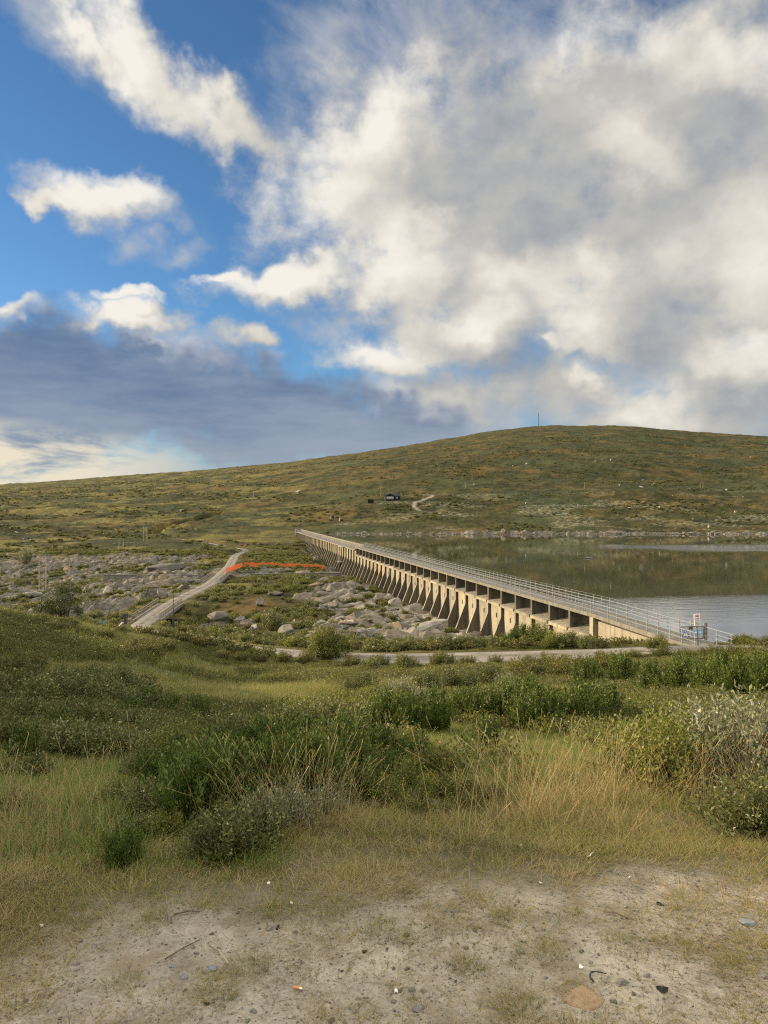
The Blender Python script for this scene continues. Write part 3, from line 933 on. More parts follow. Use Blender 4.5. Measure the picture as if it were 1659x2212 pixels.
# a pool and the stream below the dam
def pool(px0, px1, Y0, Y1, z):
    m = MB()
    pts = [at(px, CY, Y).xy for px, Y in ((px0, Y0), (px1, Y0), (px1, Y1), (px0, Y1))]
    m.add([(p.x, p.y, z) for p in pts], [(0, 1, 2, 3)])
    return m.build('stream_water', M['water'])


tag(pool(200, 690, 98, 138, -19.05), 'dark pool of stream water under the near bridge', 'stream', kind='structure')
tag(pool(-60, 120, 165, 215, -20.75), 'pale stretch of river between the rocks at far left', 'river', kind='structure')


# the gravel road
def build_road():
    C = ROAD_C
    T = np.gradient(C[:, :2], axis=0)
    T /= np.linalg.norm(T, axis=1)[:, None]
    N = np.stack([T[:, 1], -T[:, 0]], 1)
    wd = ROAD_HALF + 0.55 * sst(C[:, 1], 50, 52) * (1 - sst(C[:, 1], 60, 66)) - 0.25 * sst(C[:, 1], 300, 330) - 0.3 * sst(C[:, 1], 60, 66) * (1 - sst(C[:, 1], 100, 114))
    cols = np.linspace(-1, 1, 9)
    V, ac = [], []
    for i in range(len(C)):
        for c in cols:
            jit = (fbm(np.array([C[i, 0] / 1.3 + c * 9]), np.array([C[i, 1] / 1.3]), 3, 81)[0] - 0.5) * 0.9 if abs(c) == 1 else 0
            x, y = C[i, 0] + N[i, 0] * (c * wd[i] + jit), C[i, 1] + N[i, 1] * (c * wd[i] + jit)
            V.append((x, y, C[i, 2] + 0.05 * (1 - c * c) - 0.03 * math.cos(c * math.pi * 2.0) * 0.5 + (0.0 if abs(c) < 1 else -0.12)))
            ac.append(c)
    n = len(cols)
    Q = [(i * n + j, i * n + j + 1, (i + 1) * n + j + 1, (i + 1) * n + j) for i in range(len(C) - 1) for j in range(n - 1)]
    Q = [q[::-1] for q in Q]
    o = link('gravel_road', np_mesh('gravel_road', V, Q, None, M['road'], {'across': ac}, smooth=True))
    tag(o, 'pale gravel road past the dam, over two bridges and up the heath', 'road', kind='structure')


build_road()


# ------------------------------------------------------------------ the dam
def build_dam():
    root = empty('concrete_dam', (DAM_O[0], DAM_O[1], 0), math.atan2(DAM_D[1], DAM_D[0]))
    tag(root, 'long weathered concrete buttress dam with a railed walkway along its top', 'dam')
    cm, cg, st = M['concrete'], M['concrete_grey'], M['steel']
    W, P = 2.4, 5.0
    ZD, ZF = -9.95, -10.3              # raised deck: top and underside
    NB, NL = 28, 67                    # bays with openings, all bays
    S1, SE = NB * P, NL * P + 3.0      # the raised part ends, the dam ends
    LD, LF = -10.75, -11.1             # low deck
    up = -0.25                         # face of the wall panels
    ground = lambda s, y: hz(*(DAM_O + DAM_D * s + DAM_N * y))
    # decks
    MB().box(-0.3, S1 + 0.2, -W, 0.12, ZF, ZD).build('deck', cg, root)
    m = MB()
    m.hexa([(-17.8, -W, -10.75), (-0.304, -W, ZF), (-0.304, 0.12, ZF), (-17.8, 0.12, -10.75)], [(-17.8, -W, -10.32), (-0.304, -W, ZD), (-0.304, 0.12, ZD), (-17.8, 0.12, -10.32)])
    m.build('approach_slab', cg, root)
    MB().hexa([(S1 + 0.204, -W, ZF), (S1 + 4.0, -W, LF), (S1 + 4.0, 0.12, LF), (S1 + 0.204, 0.12, ZF)],
              [(S1 + 0.204, -W, ZD), (S1 + 4.0, -W, LD), (S1 + 4.0, 0.12, LD), (S1 + 0.204, 0.12, ZD)]).build('ramp', cg, root)
    MB().box(S1 + 4.004, SE, -W, 0.12, LF, LD).build('low_deck', cg, root)
    MB().box(S1 + 2.0, SE, -W - 0.25, -W + 0.05, LF - 1.5, -9.4).build('parapet', cm, root)
    # approach wall with a slot beside the first pier
    g = [(-14.8, -10.9), (-11, -12.2), (-7, -14.2), (-1.2, -15.5)]
    m = MB()
    m.add([(-17.6, 0.02, -10.8), (-17.6, 0.02, -12.5), (-1.2, 0.02, -16), (-1.2, 0.02, -10.55), (-17.6, -W, -10.8), (-17.6, -W, -12.5), (-1.2, -W, -16), (-1.2, -W, -10.55)],
          [(0, 1, 2, 3), (7, 6, 5, 4), (0, 4, 5, 1), (3, 2, 6, 7), (0, 3, 7, 4), (1, 5, 6, 2)])
    m.build('approach_wall', cm, root)
    m = MB().box(-1.2, -0.45, -W, -0.55, -16, -10.5)
    m.build('slot_wall', cg, root)
    MB().box(-0.45, 0.25, -W, 0.20, -17, ZF - 0.003).build('end_pier', cm, root)
    # spillway ledge, one slab per bay, and piers
    for b in range(NB):
        s0 = b * P
        a, z = s0 + (0.252 if b == 0 else 0.203), s0 + P - 0.203
        MB().prism([(0.28, -12.42), (0.28, -12.1), (-W + 0.25, -11.72), (-W, -11.8), (-W, -12.42)], a, z).build('spillway_ledge', cm, root)
    for b in range(1, NB + 1):
        s = b * P
        MB().box(s - 0.2, s + 0.2, -W - 0.15, 0.06, -12.6, ZF - 0.002).build('pier', M['concrete_shade_stain'], root)  # pier tone holds the shade of the openings as well as stain
    # buttresses: upright above, then leaning out downstream
    for b in range(NL + 1):
        s = b * P
        top = -12.424 if b <= NB else LF - 0.003
        zb = -23.0
        y0 = 0.12
        sl = 0.40
        kink = -13.75
        m = MB()
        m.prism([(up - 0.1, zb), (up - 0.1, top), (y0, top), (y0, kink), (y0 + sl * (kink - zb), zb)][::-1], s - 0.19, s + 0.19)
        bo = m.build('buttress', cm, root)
        bo.data.materials.append(M['concrete_shade_stain'])
        bo.data.polygons[0].material_index = bo.data.polygons[1].material_index = 1   # both sides darkened: shade painted in with the staining
    # wall panels with a drain opening each
    for b in range(NL):
        s0, s1 = b * P + 0.192, b * P + P - 0.192
        top = -12.424 if b < NB else LF - 0.003
        m = MB()
        if b < NB + 8:
            c, w, z1, z0 = (s0 + s1) / 2, 0.22, -13.55, -14.2
            m.box(s0, c - w, up - 0.3, up, -22, top).box(c + w, s1, up - 0.3, up, -22, top)
            m.box(c - w, c + w, up - 0.3, up, z1, top).box(c - w, c + w, up - 0.3, up, -22, z0)
        else:
            m.box(s0, s1, up - 0.3, up, -22, top)
        m.build('wall_panel', cm, root)
    MB().box(0.26, SE, -W - 0.3, -W - 0.02, -22, -12.02).build('upstream_slab', cg, root)
    MB().box(SE + 0.003, SE + 3.2, -W - 0.3, 0.5, -16, -9.2).build('end_block', cg, root)

    # railings: three rails, a thin wire on stubs above, posts
    def deck_z(s):
        if s < 0: return ZD + (-10.32 - ZD) * min(1, -s / 17.8)
        if s <= S1: return ZD
        if s <= S1 + 4: return ZD + (LD - ZD) * (s - S1) / 4
        return LD
    for y, sa in ((0.02, -16.6), (-W + 0.12, -17.7)):
        rail = MB()
        knots = [sa, 0, S1, S1 + 4, SE - 0.5]
        hs = (1.08, 0.72, 0.38)
        for s_a, s_b in zip(knots[:-1], knots[1:]):
            for h in hs:
                rail.tube([(s_a, y, deck_z(s_a) + h), (s_b, y, deck_z(s_b) + h)], 0.034 if h > 1 else 0.024, 6)
        w0 = -14.3
        for s_a, s_b in zip([w0] + knots[1:], knots[1:]):
            rail.tube([(s_a, y, deck_z(s_a) + 1.36), (s_b, y, deck_z(s_b) + 1.36)], 0.014, 4)
        r = rail.build('railing', st, root)
        ps = []
        s = sa + 0.2
        while s < SE - 0.5:
            ps.append(s)
            s += P / 3
        mass = MB()
        for k, s in enumerate(ps):
            zt = 1.38 if s > w0 - 0.1 else 1.08
            b = MB() if k < 90 else mass
            b.box(s - 0.026, s + 0.026, y - 0.026, y + 0.026, deck_z(s) - (0.25 if y > 0 else 0.02), deck_z(s) + 1.06)
            if zt > 1.1: b.box(s - 0.02, s + 0.02, y - 0.02, y + 0.02, deck_z(s) + 1.06, deck_z(s) + zt)
            if k < 90: b.build('post', st, r)
        o = mass.build('post', st, r)
        o['kind'] = 'stuff'
    # service ladder with a landing by one low bay
    lad = MB()
    for y in (1.2, 1.7):
        lad.tube([(165, y, -15.5), (165, y - 0.9, -10.0)], 0.03, 5)
    for k in range(12):
        t = k / 12
        lad.tube([(165, 1.2 - 0.9 * t, -15.5 + 5.5 * t), (165, 1.7 - 0.9 * t, -15.5 + 5.5 * t)], 0.03, 4)
    lad.box(162, 166.4, 0.13, 1.9, -15.68, -15.55)
    lad.box(161.5, 168.5, 0.13, 1.1, -11.05, -10.9)
    lad.build('ladder', st, root)
    return root


DAM = build_dam()
DAM_M = lambda s, y, z: Vector((DAM_O[0] + DAM_D[0] * s + DAM_N[0] * y, DAM_O[1] + DAM_D[1] * s + DAM_N[1] * y, z))
DAM_RZ = math.atan2(DAM_D[1], DAM_D[0])


# gate across the walkway (local x across the walkway, towards the lake)
def build_gate():
    g = empty('walkway_gate', DAM_M(-14.3, -0.06, -10.19), DAM_RZ - math.pi / 2)
    tag(g, 'grey barred steel gate with blue signs across the near end of the dam walkway', 'gate')
    m = MB()
    m.box(0.06, 0.11, -0.03, 0.03, 0.1, 1.12).box(2.1, 2.15, -0.03, 0.03, 0.1, 1.12).box(0.112, 2.098, -0.03, 0.03, 1.07, 1.12).box(0.112, 2.098, -0.03, 0.03, 0.1, 0.15)
    m.build('frame', M['steel_dark'], g)
    for k in range(17):
        x = 0.2 + k * 0.112
        MB().box(x, x + 0.02, -0.012, 0.012, 0.152, 1.068).build('bar', M['steel_dark'], g)
    MB().box(0.78, 1.12, -0.06, -0.034, 0.86, 1.06).build('lock_plate', M['steel_dark'], g)
    for x in (2.2, 2.36):
        MB().box(x, x + 0.06, -0.04, 0.04, -0.03, 1.35).build('gate_post', M['steel_dark'], g)
    # warning triangle: a blue border on a pale plate, with an exclamation mark
    t = MB()
    T = [(0.14, 0.28), (0.82, 0.28), (0.48, 0.98)]
    t.add([(x, -0.06, z) for x, z in T] + [(x, -0.04, z) for x, z in T], [(0, 1, 2), (5, 4, 3), (0, 3, 4, 1), (1, 4, 5, 2), (2, 5, 3, 0)])
    sg = t.build('warning_triangle', M['blue'], g)
    c = [(0.25, 0.345), (0.71, 0.345), (0.48, 0.82)]
    i = MB()
    i.add([(x, -0.064, z) for x, z in c], [(0, 1, 2)])
    i.build('triangle_field', M['white'], sg)
    i = MB().box(0.455, 0.505, -0.072, -0.066, 0.46, 0.70).box(0.455, 0.505, -0.072, -0.066, 0.375, 0.425)
    i.build('exclamation_mark', M['blue'], sg)
    p = MB().box(1.15, 1.98, -0.06, -0.04, 0.46, 0.78).build('blue_plate', M['cyan'], g)
    MB().box(1.30, 1.60, -0.066, -0.062, 0.53, 0.71).box(1.66, 1.90, -0.066, -0.062, 0.55, 0.70).build('plate_print', M['white'], p)


build_gate()


def build_sign():
    X, Y = at(1508, CY, 55.9).xy
    z = hz(X, Y)
    g = empty('warning_sign', (X, Y, max(z, -10.25) - 0.05), math.radians(18))
    g.rotation_euler = (0, math.radians(-4), math.radians(18))
    tag(g, 'white notice board with red heading on a thin leaning pole beside the dam walkway', 'sign')
    MB().tube([(0, 0, 0), (0, 0, 2.55)], 0.035, 8).build('pole', M['steel_dark'], g)
    b = MB().box(-0.27, 0.27, -0.07, -0.045, 1.72, 2.62).build('board', M['white'], g)
    # rows of print, too far off to read: short strokes
    r = MB()
    for k in range(4):
        r.box(-0.15 + k * 0.08, -0.09 + k * 0.08, -0.075, -0.0705, 2.38, 2.52)
    r.build('red_heading', M['red'], b)
    r = MB()
    rnd = random.Random(4)
    for j, zz in enumerate((2.24, 2.10, 2.00, 1.90, 1.80)):
        x = -0.19
        while x < 0.17:
            w = rnd.uniform(0.03, 0.09)
            r.box(x, min(x + w, 0.2), -0.075, -0.0705, zz - 0.02, zz + 0.02 + (0.015 if j == 0 else 0))
            x += w + 0.02
    r.build('print_lines', M['ink'], b)


build_sign()


# ------------------------------------------------------------------ bridges
def build_bridge(i0, label, posts, apron):
    a, b = Vector(ROAD[i0]), Vector(ROAD[i0 + 1])
    d = b - a
    L = d.length
    g = empty('road_bridge', (a.x, a.y, a.z), math.atan2(d.y, d.x))
    tag(g, label, 'bridge')
    MB().box(-0.3, L + 0.3, -2.25, 2.25, -0.45, -0.06).build('deck', M['concrete_grey'], g)
    MB().box(-2.6, -0.304, -2.5, 2.5, -4.5, -0.07).build('abutment', M['rust'], g)
    w = MB()
    w.prism([(-2.5, -4.5), (-2.5, -0.1), (-2.9, -0.1), (-2.9, -4.5)], L + 0.31, L + 0.9)
    w.box(L + 0.304, L + 2.6, -2.5, 2.5, -4.5, -0.07)
    # wing wall sloping away from the road
    w.hexa([(L + 0.3, -2.52, -4.5), (L + 0.3, -7.0, -4.5), (L + 0.9, -7.0, -4.5), (L + 0.9, -2.52, -4.5)], [(L + 0.3, -2.52, -0.1), (L + 0.3, -7.0, -2.3), (L + 0.9, -7.0, -2.3), (L + 0.9, -2.52, -0.1)][::1])
    w.build('abutment', M['rust'], g)
    for s in (-1, 1):
        y = s * 2.12
        MB().box(-0.2, L + 0.2, y - 0.14, y + 0.14, -0.055, 0.10).build('kerb', M['concrete_grey'], g)
        r = MB()
        for z in (1.0, 0.62):
            r.box(-0.2, L + 0.2, y - 0.05, y + 0.05, z, z + 0.12)
        rr = r.build('railing', M['wood_grey'], g)
        for k in range(posts + 1):
            x = k * L / posts
            MB().box(x - 0.06, x + 0.06, y + 0.052, y + 0.16, 0.103, 1.10).build('post', M['wood_grey'], rr)
    return g


build_bridge(11, 'nearer road bridge with open grey timber railings over the stream', 14, True)
build_bridge(14, 'farther small road bridge with low railings before the orange netting', 12, False)


# ------------------------------------------------------------------ orange netting, weir wall, poles
def netting(pts, label, h=1.35):
    """Plastic barrier netting hung between stakes: pts are ground points in the world."""
    g = empty('barrier_netting', (pts[0].x, pts[0].y, pts[0].z))
    tag(g, label, 'netting')
    o = pts[0]
    m = MB()
    rnd = random.Random(len(pts))
    for p, q_ in zip(pts[:-1], pts[1:]):
        n = max(2, int((q_ - p).length / 0.35))
        prev = None
        for k in range(n + 1):
            t = k / n
            b = p.lerp(q_, t)
            sag = 0.16 * math.sin(math.pi * t) + 0.03 * math.sin(k * 1.7)
            bot, top = Vector((b.x, b.y, hz(b.x, b.y) + 0.05)) - o, Vector((b.x, b.y, hz(b.x, b.y) + h - sag)) - o
            if prev:
                for j in range(9):          # strands along
                    u0, u1 = j / 8 - 0.042, j / 8 + 0.042
                    m.add([prev[0].lerp(prev[1], u0), bot.lerp(top, u0), bot.lerp(top, u1), prev[0].lerp(prev[1], u1)], [(0, 1, 2, 3)])
                e = (bot - prev[0]) * 0.3   # strands upright
                m.add([prev[0], prev[0] + e, prev[1] + e, prev[1]], [(0, 1, 2, 3)])
            prev = (bot, top)
    net = m.build('net', M['orange'], g)
    md = net.modifiers.new('thickness', 'SOLIDIFY')
    md.thickness = 0.012
    s = MB()
    step = 0
    for p in pts:
        z = hz(p.x, p.y)
        MB().tube([(p.x - o.x, p.y - o.y, z - o.z - 0.2), (p.x - o.x, p.y - o.y, z - o.z + h + 0.12)], 0.035, 5).build('stake', M['wood_pole'], g)


def line_pts(p0, p1, n):
    r = []
    for k in range(n + 1):
        x, y = p0.x + (p1.x - p0.x) * k / n, p0.y + (p1.y - p0.y) * k / n
        r.append(Vector((x, y, hz(x, y))))
    return r


_n0, _n1, _n2 = Vector((-44.0, 206, 0)), Vector((-44.5, 232, 0)), Vector((-18.5, 236, 0))
netting(line_pts(_n0, _n1, 6), 'short run of orange plastic netting along the road beyond the farther bridge')
netting(line_pts(_n1 + Vector((0.5, 0.6, 0)), _n2, 9), 'long run of orange plastic netting across the turf towards the dam')


def weir(p0, p1, label, zt):
    d = p1 - p0
    g = empty('weir_wall', (p0.x, p0.y, zt), math.atan2(d.y, d.x))
    tag(g, label, 'wall')
    MB().box(0, d.length, -0.25, 0.25, -4.5, -0.12).build('wall', M['concrete_grey'], g)
    MB().box(-0.1, d.length + 0.1, -0.35, 0.35, -0.118, 0).build('coping', M['concrete_grey'], g)


weir(at(545, CY, 203), at(735, CY, 207), 'low grey concrete wall across the old channel near the dam', -16.9)
weir(at(225, CY, 205), at(440, CY, 204), 'low grey concrete wall among the rocks left of the road', -17.4)


def pole_frame(px, px2, py_base, py_top, Y, label, arm=True, cat='utility pole', name='utility_pole'):
    z0 = -(py_base - CY) / F_PX * Y
    h = (py_base - py_top) / F_PX * Y
    a = at(px, CY, Y)
    gz = hz(a.x, a.y)
    g = empty(name, (a.x, a.y, gz))
    tag(g, label, cat, 'timber power poles across the heath')
    top = z0 + h - gz
    xs = [0] if px2 is None else [0, (px2 - px) / F_PX * Y]
    for x in xs:
        MB().tube([(x, 0, -1.0), (x, 0, top)], 0.15, 8, 0.11).build('pole', M['wood_pole'], g)
    if arm:
        w = 0.9 if len(xs) == 2 else 0.8
        MB().box(xs[0] - w, xs[-1] + w, -0.13, -0.012 if False else 0.13, top - 0.35, top - 0.2).build('crossarm', M['wood_grey'], g)
        for x in ([xs[0] - w + 0.1, (xs[0] + xs[-1]) / 2, xs[-1] + w - 0.1]):
            MB().tube([(x, 0, top - 0.2), (x, 0, top + 0.12)], 0.06, 6).build('insulator', M['steel_dark'], g)
    return g


pole_frame(85, 99.5, 1279, 1196, 186, 'tall timber twin-pole power frame beside the round bush at far left')
pole_frame(257.5, 266.5, 1205, 1163, 330, 'twin-pole power frame at the back edge of the left rocks')
pole_frame(310.5, 317.5, 1172, 1136, 372, 'twin-pole power frame left of the road bend')
pole_frame(337, 341, 1110, 1089, 640, 'twin-pole power frame, left of a close pair on the heath slope')
pole_frame(346.5, 350.5, 1111, 1087, 650, 'twin-pole power frame, right of a close pair on the heath slope')
pole_frame(548, None, 1082, 1055, 640, 'lone power pole on the open slope between the road bend and the cabin')
pole_frame(823, None, 1079, 1047, 545, 'power pole standing just behind the black cabin')
pole_frame(1006, None, 1064, 1040, 620, 'lone power pole on the slope right of the cabin track')
pole_frame(1263, None, 1068, 1041, 600, 'lone power pole above the lake under the hilltop')
pole_frame(1512.5, 1518.5, 1065, 1042, 620, 'twin-pole power frame on the slope at right above the lake')

# measuring mast and short post by the near bridge
_m = Vector((-33.4, 117.2, 0))
_g = empty('gauge_mast', (_m.x, _m.y, hz(_m.x, _m.y)))
tag(_g, 'thin black banded mast standing beside the near bridge', 'mast')
_zt = -(1268 - CY) / F_PX * 117.2 - hz(_m.x, _m.y)
MB().tube([(0, 0, -0.5), (0, 0, _zt)], 0.065, 8, 0.045).build('pole', M['steel_dark'], _g)
_b = MB()
for k in range(7):
    zz = _zt * (0.22 + 0.11 * k)
    _b.tube([(0, 0, zz), (0, 0, zz + 0.12)], 0.11, 8)
_b.build('collar', M['steel_dark'], _g)
MB().box(-0.16, 0.16, -0.16, 0.16, -0.2, 1.3).build('foot', M['steel_dark'], _g)
_p2 = at(271, CY, 113)
_g = empty('marker_post', (_p2.x, _p2.y, hz(_p2.x, _p2.y)))
tag(_g, 'short dark post beside the pale boulder at the bridge end', 'post')
MB().box(-0.16, 0.16, -0.16, 0.16, -0.6, 1.5).build('shaft', M['steel_dark'], _g)
MB().box(-0.2, 0.2, -0.2, 0.2, 1.503, 1.6).build('cap', M['steel_dark'], _g)


# ------------------------------------------------------------------ cabin, shed, hut, hilltop mast
def gable_roof(m, x0, x1, y0, y1, ze, zr, t=0.18, oh=0.4):
    """Ridge along x."""
    yc = (y0 + y1) / 2
    k = (zr - ze) / ((y1 - y0) / 2)
    a, b = (y0 - oh, ze - oh * k), (y1 + oh, ze - oh * k)
    prof = [a, (yc, zr), b, (b[0], b[1] + t), (yc, zr + t), (a[0], a[1] + t)]
    return m.prism(prof[::-1], x0 - oh, x1 + oh)


def cabin():
    Y = 530
    p = at(847, CY, Y)
    zg = -(1083 - CY) / F_PX * Y
    zt = hz(p.x, p.y)
    g = empty('cabin', (p.x, p.y, max(zt, zg - 1.5)), math.radians(8))
    tag(g, 'black timber cabin with white framed windows on the far slope', 'cabin')
    m = MB()
    m.prism([(-3.2, -1.5), (3.2, -1.5), (3.2, 2.5), (-3.2, 2.5)], -5.3, 5.3)
    m.add([(-5.3, -3.2, 2.502), (-5.3, 3.2, 2.502), (-5.3, 0, 4.1), (5.3, -3.2, 2.502), (5.3, 3.2, 2.502), (5.3, 0, 4.1)], [(0, 2, 1), (3, 4, 5), (0, 1, 4, 3), (0, 3, 5, 2), (1, 2, 5, 4)])
    # the gabled front wing at left
    m.prism([(-4.8, -1.5), (-3.202, -1.5), (-3.202, 2.5), (-4.8, 2.5)], -5.2, 0.6)
    m.build('wall', M['wood_black'], g)
    r = gable_roof(MB(), -5.3, 5.3, -3.2, 3.2, 2.55, 4.2)
    rf = r.build('roof', M['roof'], g)
    wing = MB()
    wing.add([(-5.7, -5.2, 2.5), (-2.3, -5.2, 4.0), (1.1, -5.2, 2.5), (-5.7, -0.2, 2.62), (-2.3, -0.2, 4.12), (1.1, -0.2, 2.62), (-5.7, -5.2, 2.7), (-2.3, -5.2, 4.2), (1.1, -5.2, 2.7), (-5.7, -0.2, 2.82), (-2.3, -0.2, 4.32), (1.1, -0.2, 2.82)],
             [(0, 3, 4, 1), (1, 4, 5, 2), (6, 7, 10, 9), (7, 8, 11, 10), (0, 1, 7, 6), (1, 2, 8, 7), (0, 6, 9, 3), (2, 5, 11, 8), (3, 9, 10, 4), (4, 10, 11, 5)])
    wing.build('wing_roof', M['roof'], g)
    MB().add([(-5.2, -4.8, 2.502), (0.6, -4.8, 2.502), (-2.3, -4.8, 3.8)], [(0, 1, 2)]).build('gable', M['wood_black'], g)
    MB().box(-1.3, -0.6, 0.3, 1.0, 3.6, 5.0).build('chimney', M['roof'], rf)
    for k in range(5):
        x = -4.7 + k * 1.02
        f = MB().box(x, x + 0.86, -4.86, -4.803, 0.4, 2.0).build('window', M['white'], g)
        MB().box(x + 0.12, x + 0.74, -4.875, -4.863, 0.55, 1.5).build('pane', M['glass'], f)
    f = MB().box(2.2, 3.6, -3.26, -3.203, 0.9, 2.0).build('window', M['white'], g)
    MB().box(2.34, 2.85, -3.275, -3.263, 1.05, 1.85).box(2.95, 3.46, -3.275, -3.263, 1.05, 1.85).build('pane', M['glass'], f)


cabin()


def shed(px, Y, w, d, h, label, name, cat, wall, pitched=True):
    p = at(px, CY, Y)
    g = empty(name, (p.x, p.y, hz(p.x, p.y)), math.radians(10))
    tag(g, label, cat)
    MB().box(-w / 2, w / 2, -d / 2, d / 2, -1.0, h).build('wall', wall, g)
    MB().hexa([(-w / 2 - 0.3, -d / 2 - 0.3, h + 0.002), (w / 2 + 0.3, -d / 2 - 0.3, h + 0.5), (w / 2 + 0.3, d / 2 + 0.3, h + 0.5), (-w / 2 - 0.3, d / 2 + 0.3, h + 0.002)],
              [(-w / 2 - 0.3, -d / 2 - 0.3, h + 0.15), (w / 2 + 0.3, -d / 2 - 0.3, h + 0.65), (w / 2 + 0.3, d / 2 + 0.3, h + 0.65), (-w / 2 - 0.3, d / 2 + 0.3, h + 0.15)]).build('roof', M['roof'], g)
    MB().box(-0.45, 0.45, -d / 2 - 0.04, -d / 2 - 0.003, 0.05, 1.85).build('door', M['wood_black'], g)


shed(800, 520, 4.2, 3.2, 2.2, 'small black shed standing left of the black cabin', 'shed', 'shed', M['wood_black'])
shed(719, 470, 3.0, 2.2, 1.6, 'tiny dark hut with a pale roof low on the slope left of the shed', 'hut', 'hut', M['wood_grey'])

_p = at(1163.5, CY, 1895)
_z = hz(_p.x, _p.y)
_g = empty('radio_mast', (_p.x, _p.y, _z))
tag(_g, 'tall thin guyed radio mast on the hilltop', 'mast')
MB().tube([(0, 0, -2), (0, 0, 41)], 0.85, 6, 0.6).build('shaft', M['steel_dark'], _g)
MB().box(-3, 3, -2.5, 2.5, -2, 3.0).build('base_hut', M['steel_dark'], _g)
_p = at(1152, CY, 1893)
_g = tag(empty('summit_cairn', (_p.x, _p.y, hz(_p.x, _p.y))), 'small stone cairn on the hilltop left of the radio mast', 'cairn')
_c = MB()
_rr = random.Random(3)
for k in range(9):
    zz = k * 0.75 - 1
    _c.tube([(_rr.uniform(-.2, .2), 0, zz), (_rr.uniform(-.2, .2), 0, zz + 0.8)], 2.2 * (1 - k / 14), 7)
_c.build('stones', M['boulder'], _g)


# ------------------------------------------------------------------ plant and rock prototypes (numpy meshes)
def unit(v):
    return v / np.maximum(np.linalg.norm(v, axis=-1, keepdims=True), 1e-9)


def blade_mesh(name, seed, n, r0, h, w, lean, mat, curl=0.5, seg=3, heads=False):
    g = np.random.default_rng(seed)
    a = g.uniform(0, 2 * np.pi, n)
    rr = r0 * np.sqrt(g.random(n))
    base = np.stack([rr * np.cos(a), rr * np.sin(a), np.full(n, -0.03)], 1)
    b = a + g.normal(0, 1.1, n)
    L = h * g.uniform(0.45, 1.0, n)
    ln = lean * g.uniform(0.3, 1.3, n)
    out = np.stack([np.cos(b), np.sin(b), np.zeros(n)], 1)
    side = np.stack([-np.sin(b + g.normal(0, .8, n)), np.cos(b), np.zeros(n)], 1)
    V, Q = [], []
    ts = np.linspace(0, 1, seg + 1)
    for t in ts:
        c = base + out * (L * ln * (t + curl * t * t))[:, None] + np.array([0, 0, 1.0]) * (L * t * (1 - 0.35 * ln * t))[:, None]
        ww = w * (1 - t) ** 0.7 + w * 0.12
        if heads and t > 0.8: ww = w * 1.5
        V += [c - side * ww / 2, c + side * ww / 2]
    V = np.array(V).transpose(1, 0, 2).reshape(-1, 3)
    k = 2 * (seg + 1)
    for j in range(seg):
        o = np.arange(n) * k + 2 * j
        Q.append(np.stack([o, o + 1, o + 3, o + 2], 1))
    return np_mesh(name, V, np.concatenate(Q), None, mat, {'tone': np.repeat(g.random(n), k)})


def leaf_quads(P, D, L, Wd, g, fold=0.25):
    """Kite-shaped leaves at P pointing along D."""
    n = len(P)
    D = unit(D)
    S = unit(np.cross(D, unit(g.normal(size=(n, 3)))))
    U = np.cross(D, S)
    L = (L * g.uniform(0.6, 1.25, n))[:, None]
    W_ = (Wd * g.uniform(0.7, 1.25, n))[:, None]
    mid = P + D * L * 0.45 + U * L * fold * 0.3
    V = np.stack([P, mid + S * W_ / 2, P + D * L, mid - S * W_ / 2], 1).reshape(-1, 3)
    return V, np.arange(4 * n).reshape(n, 4)


def shrub(name, seed, R, H, stems, per, L, Wd, mat, upright=0.5, spread=0.06, ang=0.9, t0=0.3, lobes=5, wood=None, woodr=0.008, flat=0.0):
    """One shrub: a foliage mesh, and a branches mesh when wood is given."""
    g = np.random.default_rng(seed)
    a = g.uniform(0, 2 * np.pi, stems)
    lob = 0.70 + 0.34 * np.sin(a * lobes + g.uniform(0, 6)) * np.cos(a * 2 + seed)
    rr = np.sqrt(g.random(stems)) * R * lob * g.uniform(0.8, 1.12, stems)
    hh = H * np.sqrt(np.clip(1 - (rr / (R * 1.12)) ** 2, 0.10, 1)) * g.uniform(0.42, 1.25, stems)
    tip = np.stack([rr * np.cos(a), rr * np.sin(a), hh], 1)
    b0 = np.stack([rr * np.cos(a) * 0.35, rr * np.sin(a) * 0.35, np.full(stems, -0.05)], 1)
    c = b0 + (tip - b0) * np.array([1 - upright, 1 - upright, 0.35]) + g.normal(0, 0.04 * H, (stems, 3))
    t = t0 + (1 - t0) * g.random((stems, per)) ** 0.75
    t = t[..., None]
    P = (1 - t) ** 2 * b0[:, None] + 2 * t * (1 - t) * c[:, None] + t * t * tip[:, None]
    T = unit(2 * (1 - t) * (c - b0)[:, None] + 2 * t * (tip - c)[:, None])
    P = P + g.normal(0, spread, P.shape) * (1.15 - 0.7 * t)
    D = T + unit(g.normal(size=P.shape)) * ang
    tone = np.clip(np.repeat(g.random(stems)[:, None], per, 1) * 0.45 + g.random((stems, per)) * 0.55, 0, 1)
    V, Q = leaf_quads(P.reshape(-1, 3), D.reshape(-1, 3), L, Wd, g)
    fol = np_mesh(name, V, Q, None, mat, {'tone': np.repeat(tone.ravel(), 4)})
    br = None
    if wood:
        m = MB()
        for i in range(0, stems, max(1, stems // 34)):
            pts = []
            for k in (0, .35, .65, .92):
                pts.append((1 - k) ** 2 * b0[i] + 2 * k * (1 - k) * c[i] + k * k * tip[i])
            m.tube([tuple(p) for p in pts], woodr, 4, woodr * 0.4)
        br = m.mesh('branches', wood)
    return fol, br


def ico(sub):
    import bmesh
    bm = bmesh.new()
    bmesh.ops.create_icosphere(bm, subdivisions=sub, radius=1.0)
    V = np.array([v.co[:] for v in bm.verts])
    F = np.array([[v.index for v in f.verts] for f in bm.faces])
    bm.free()
    return V, F


_ICO = ico(4)
_ICO3 = ico(3)


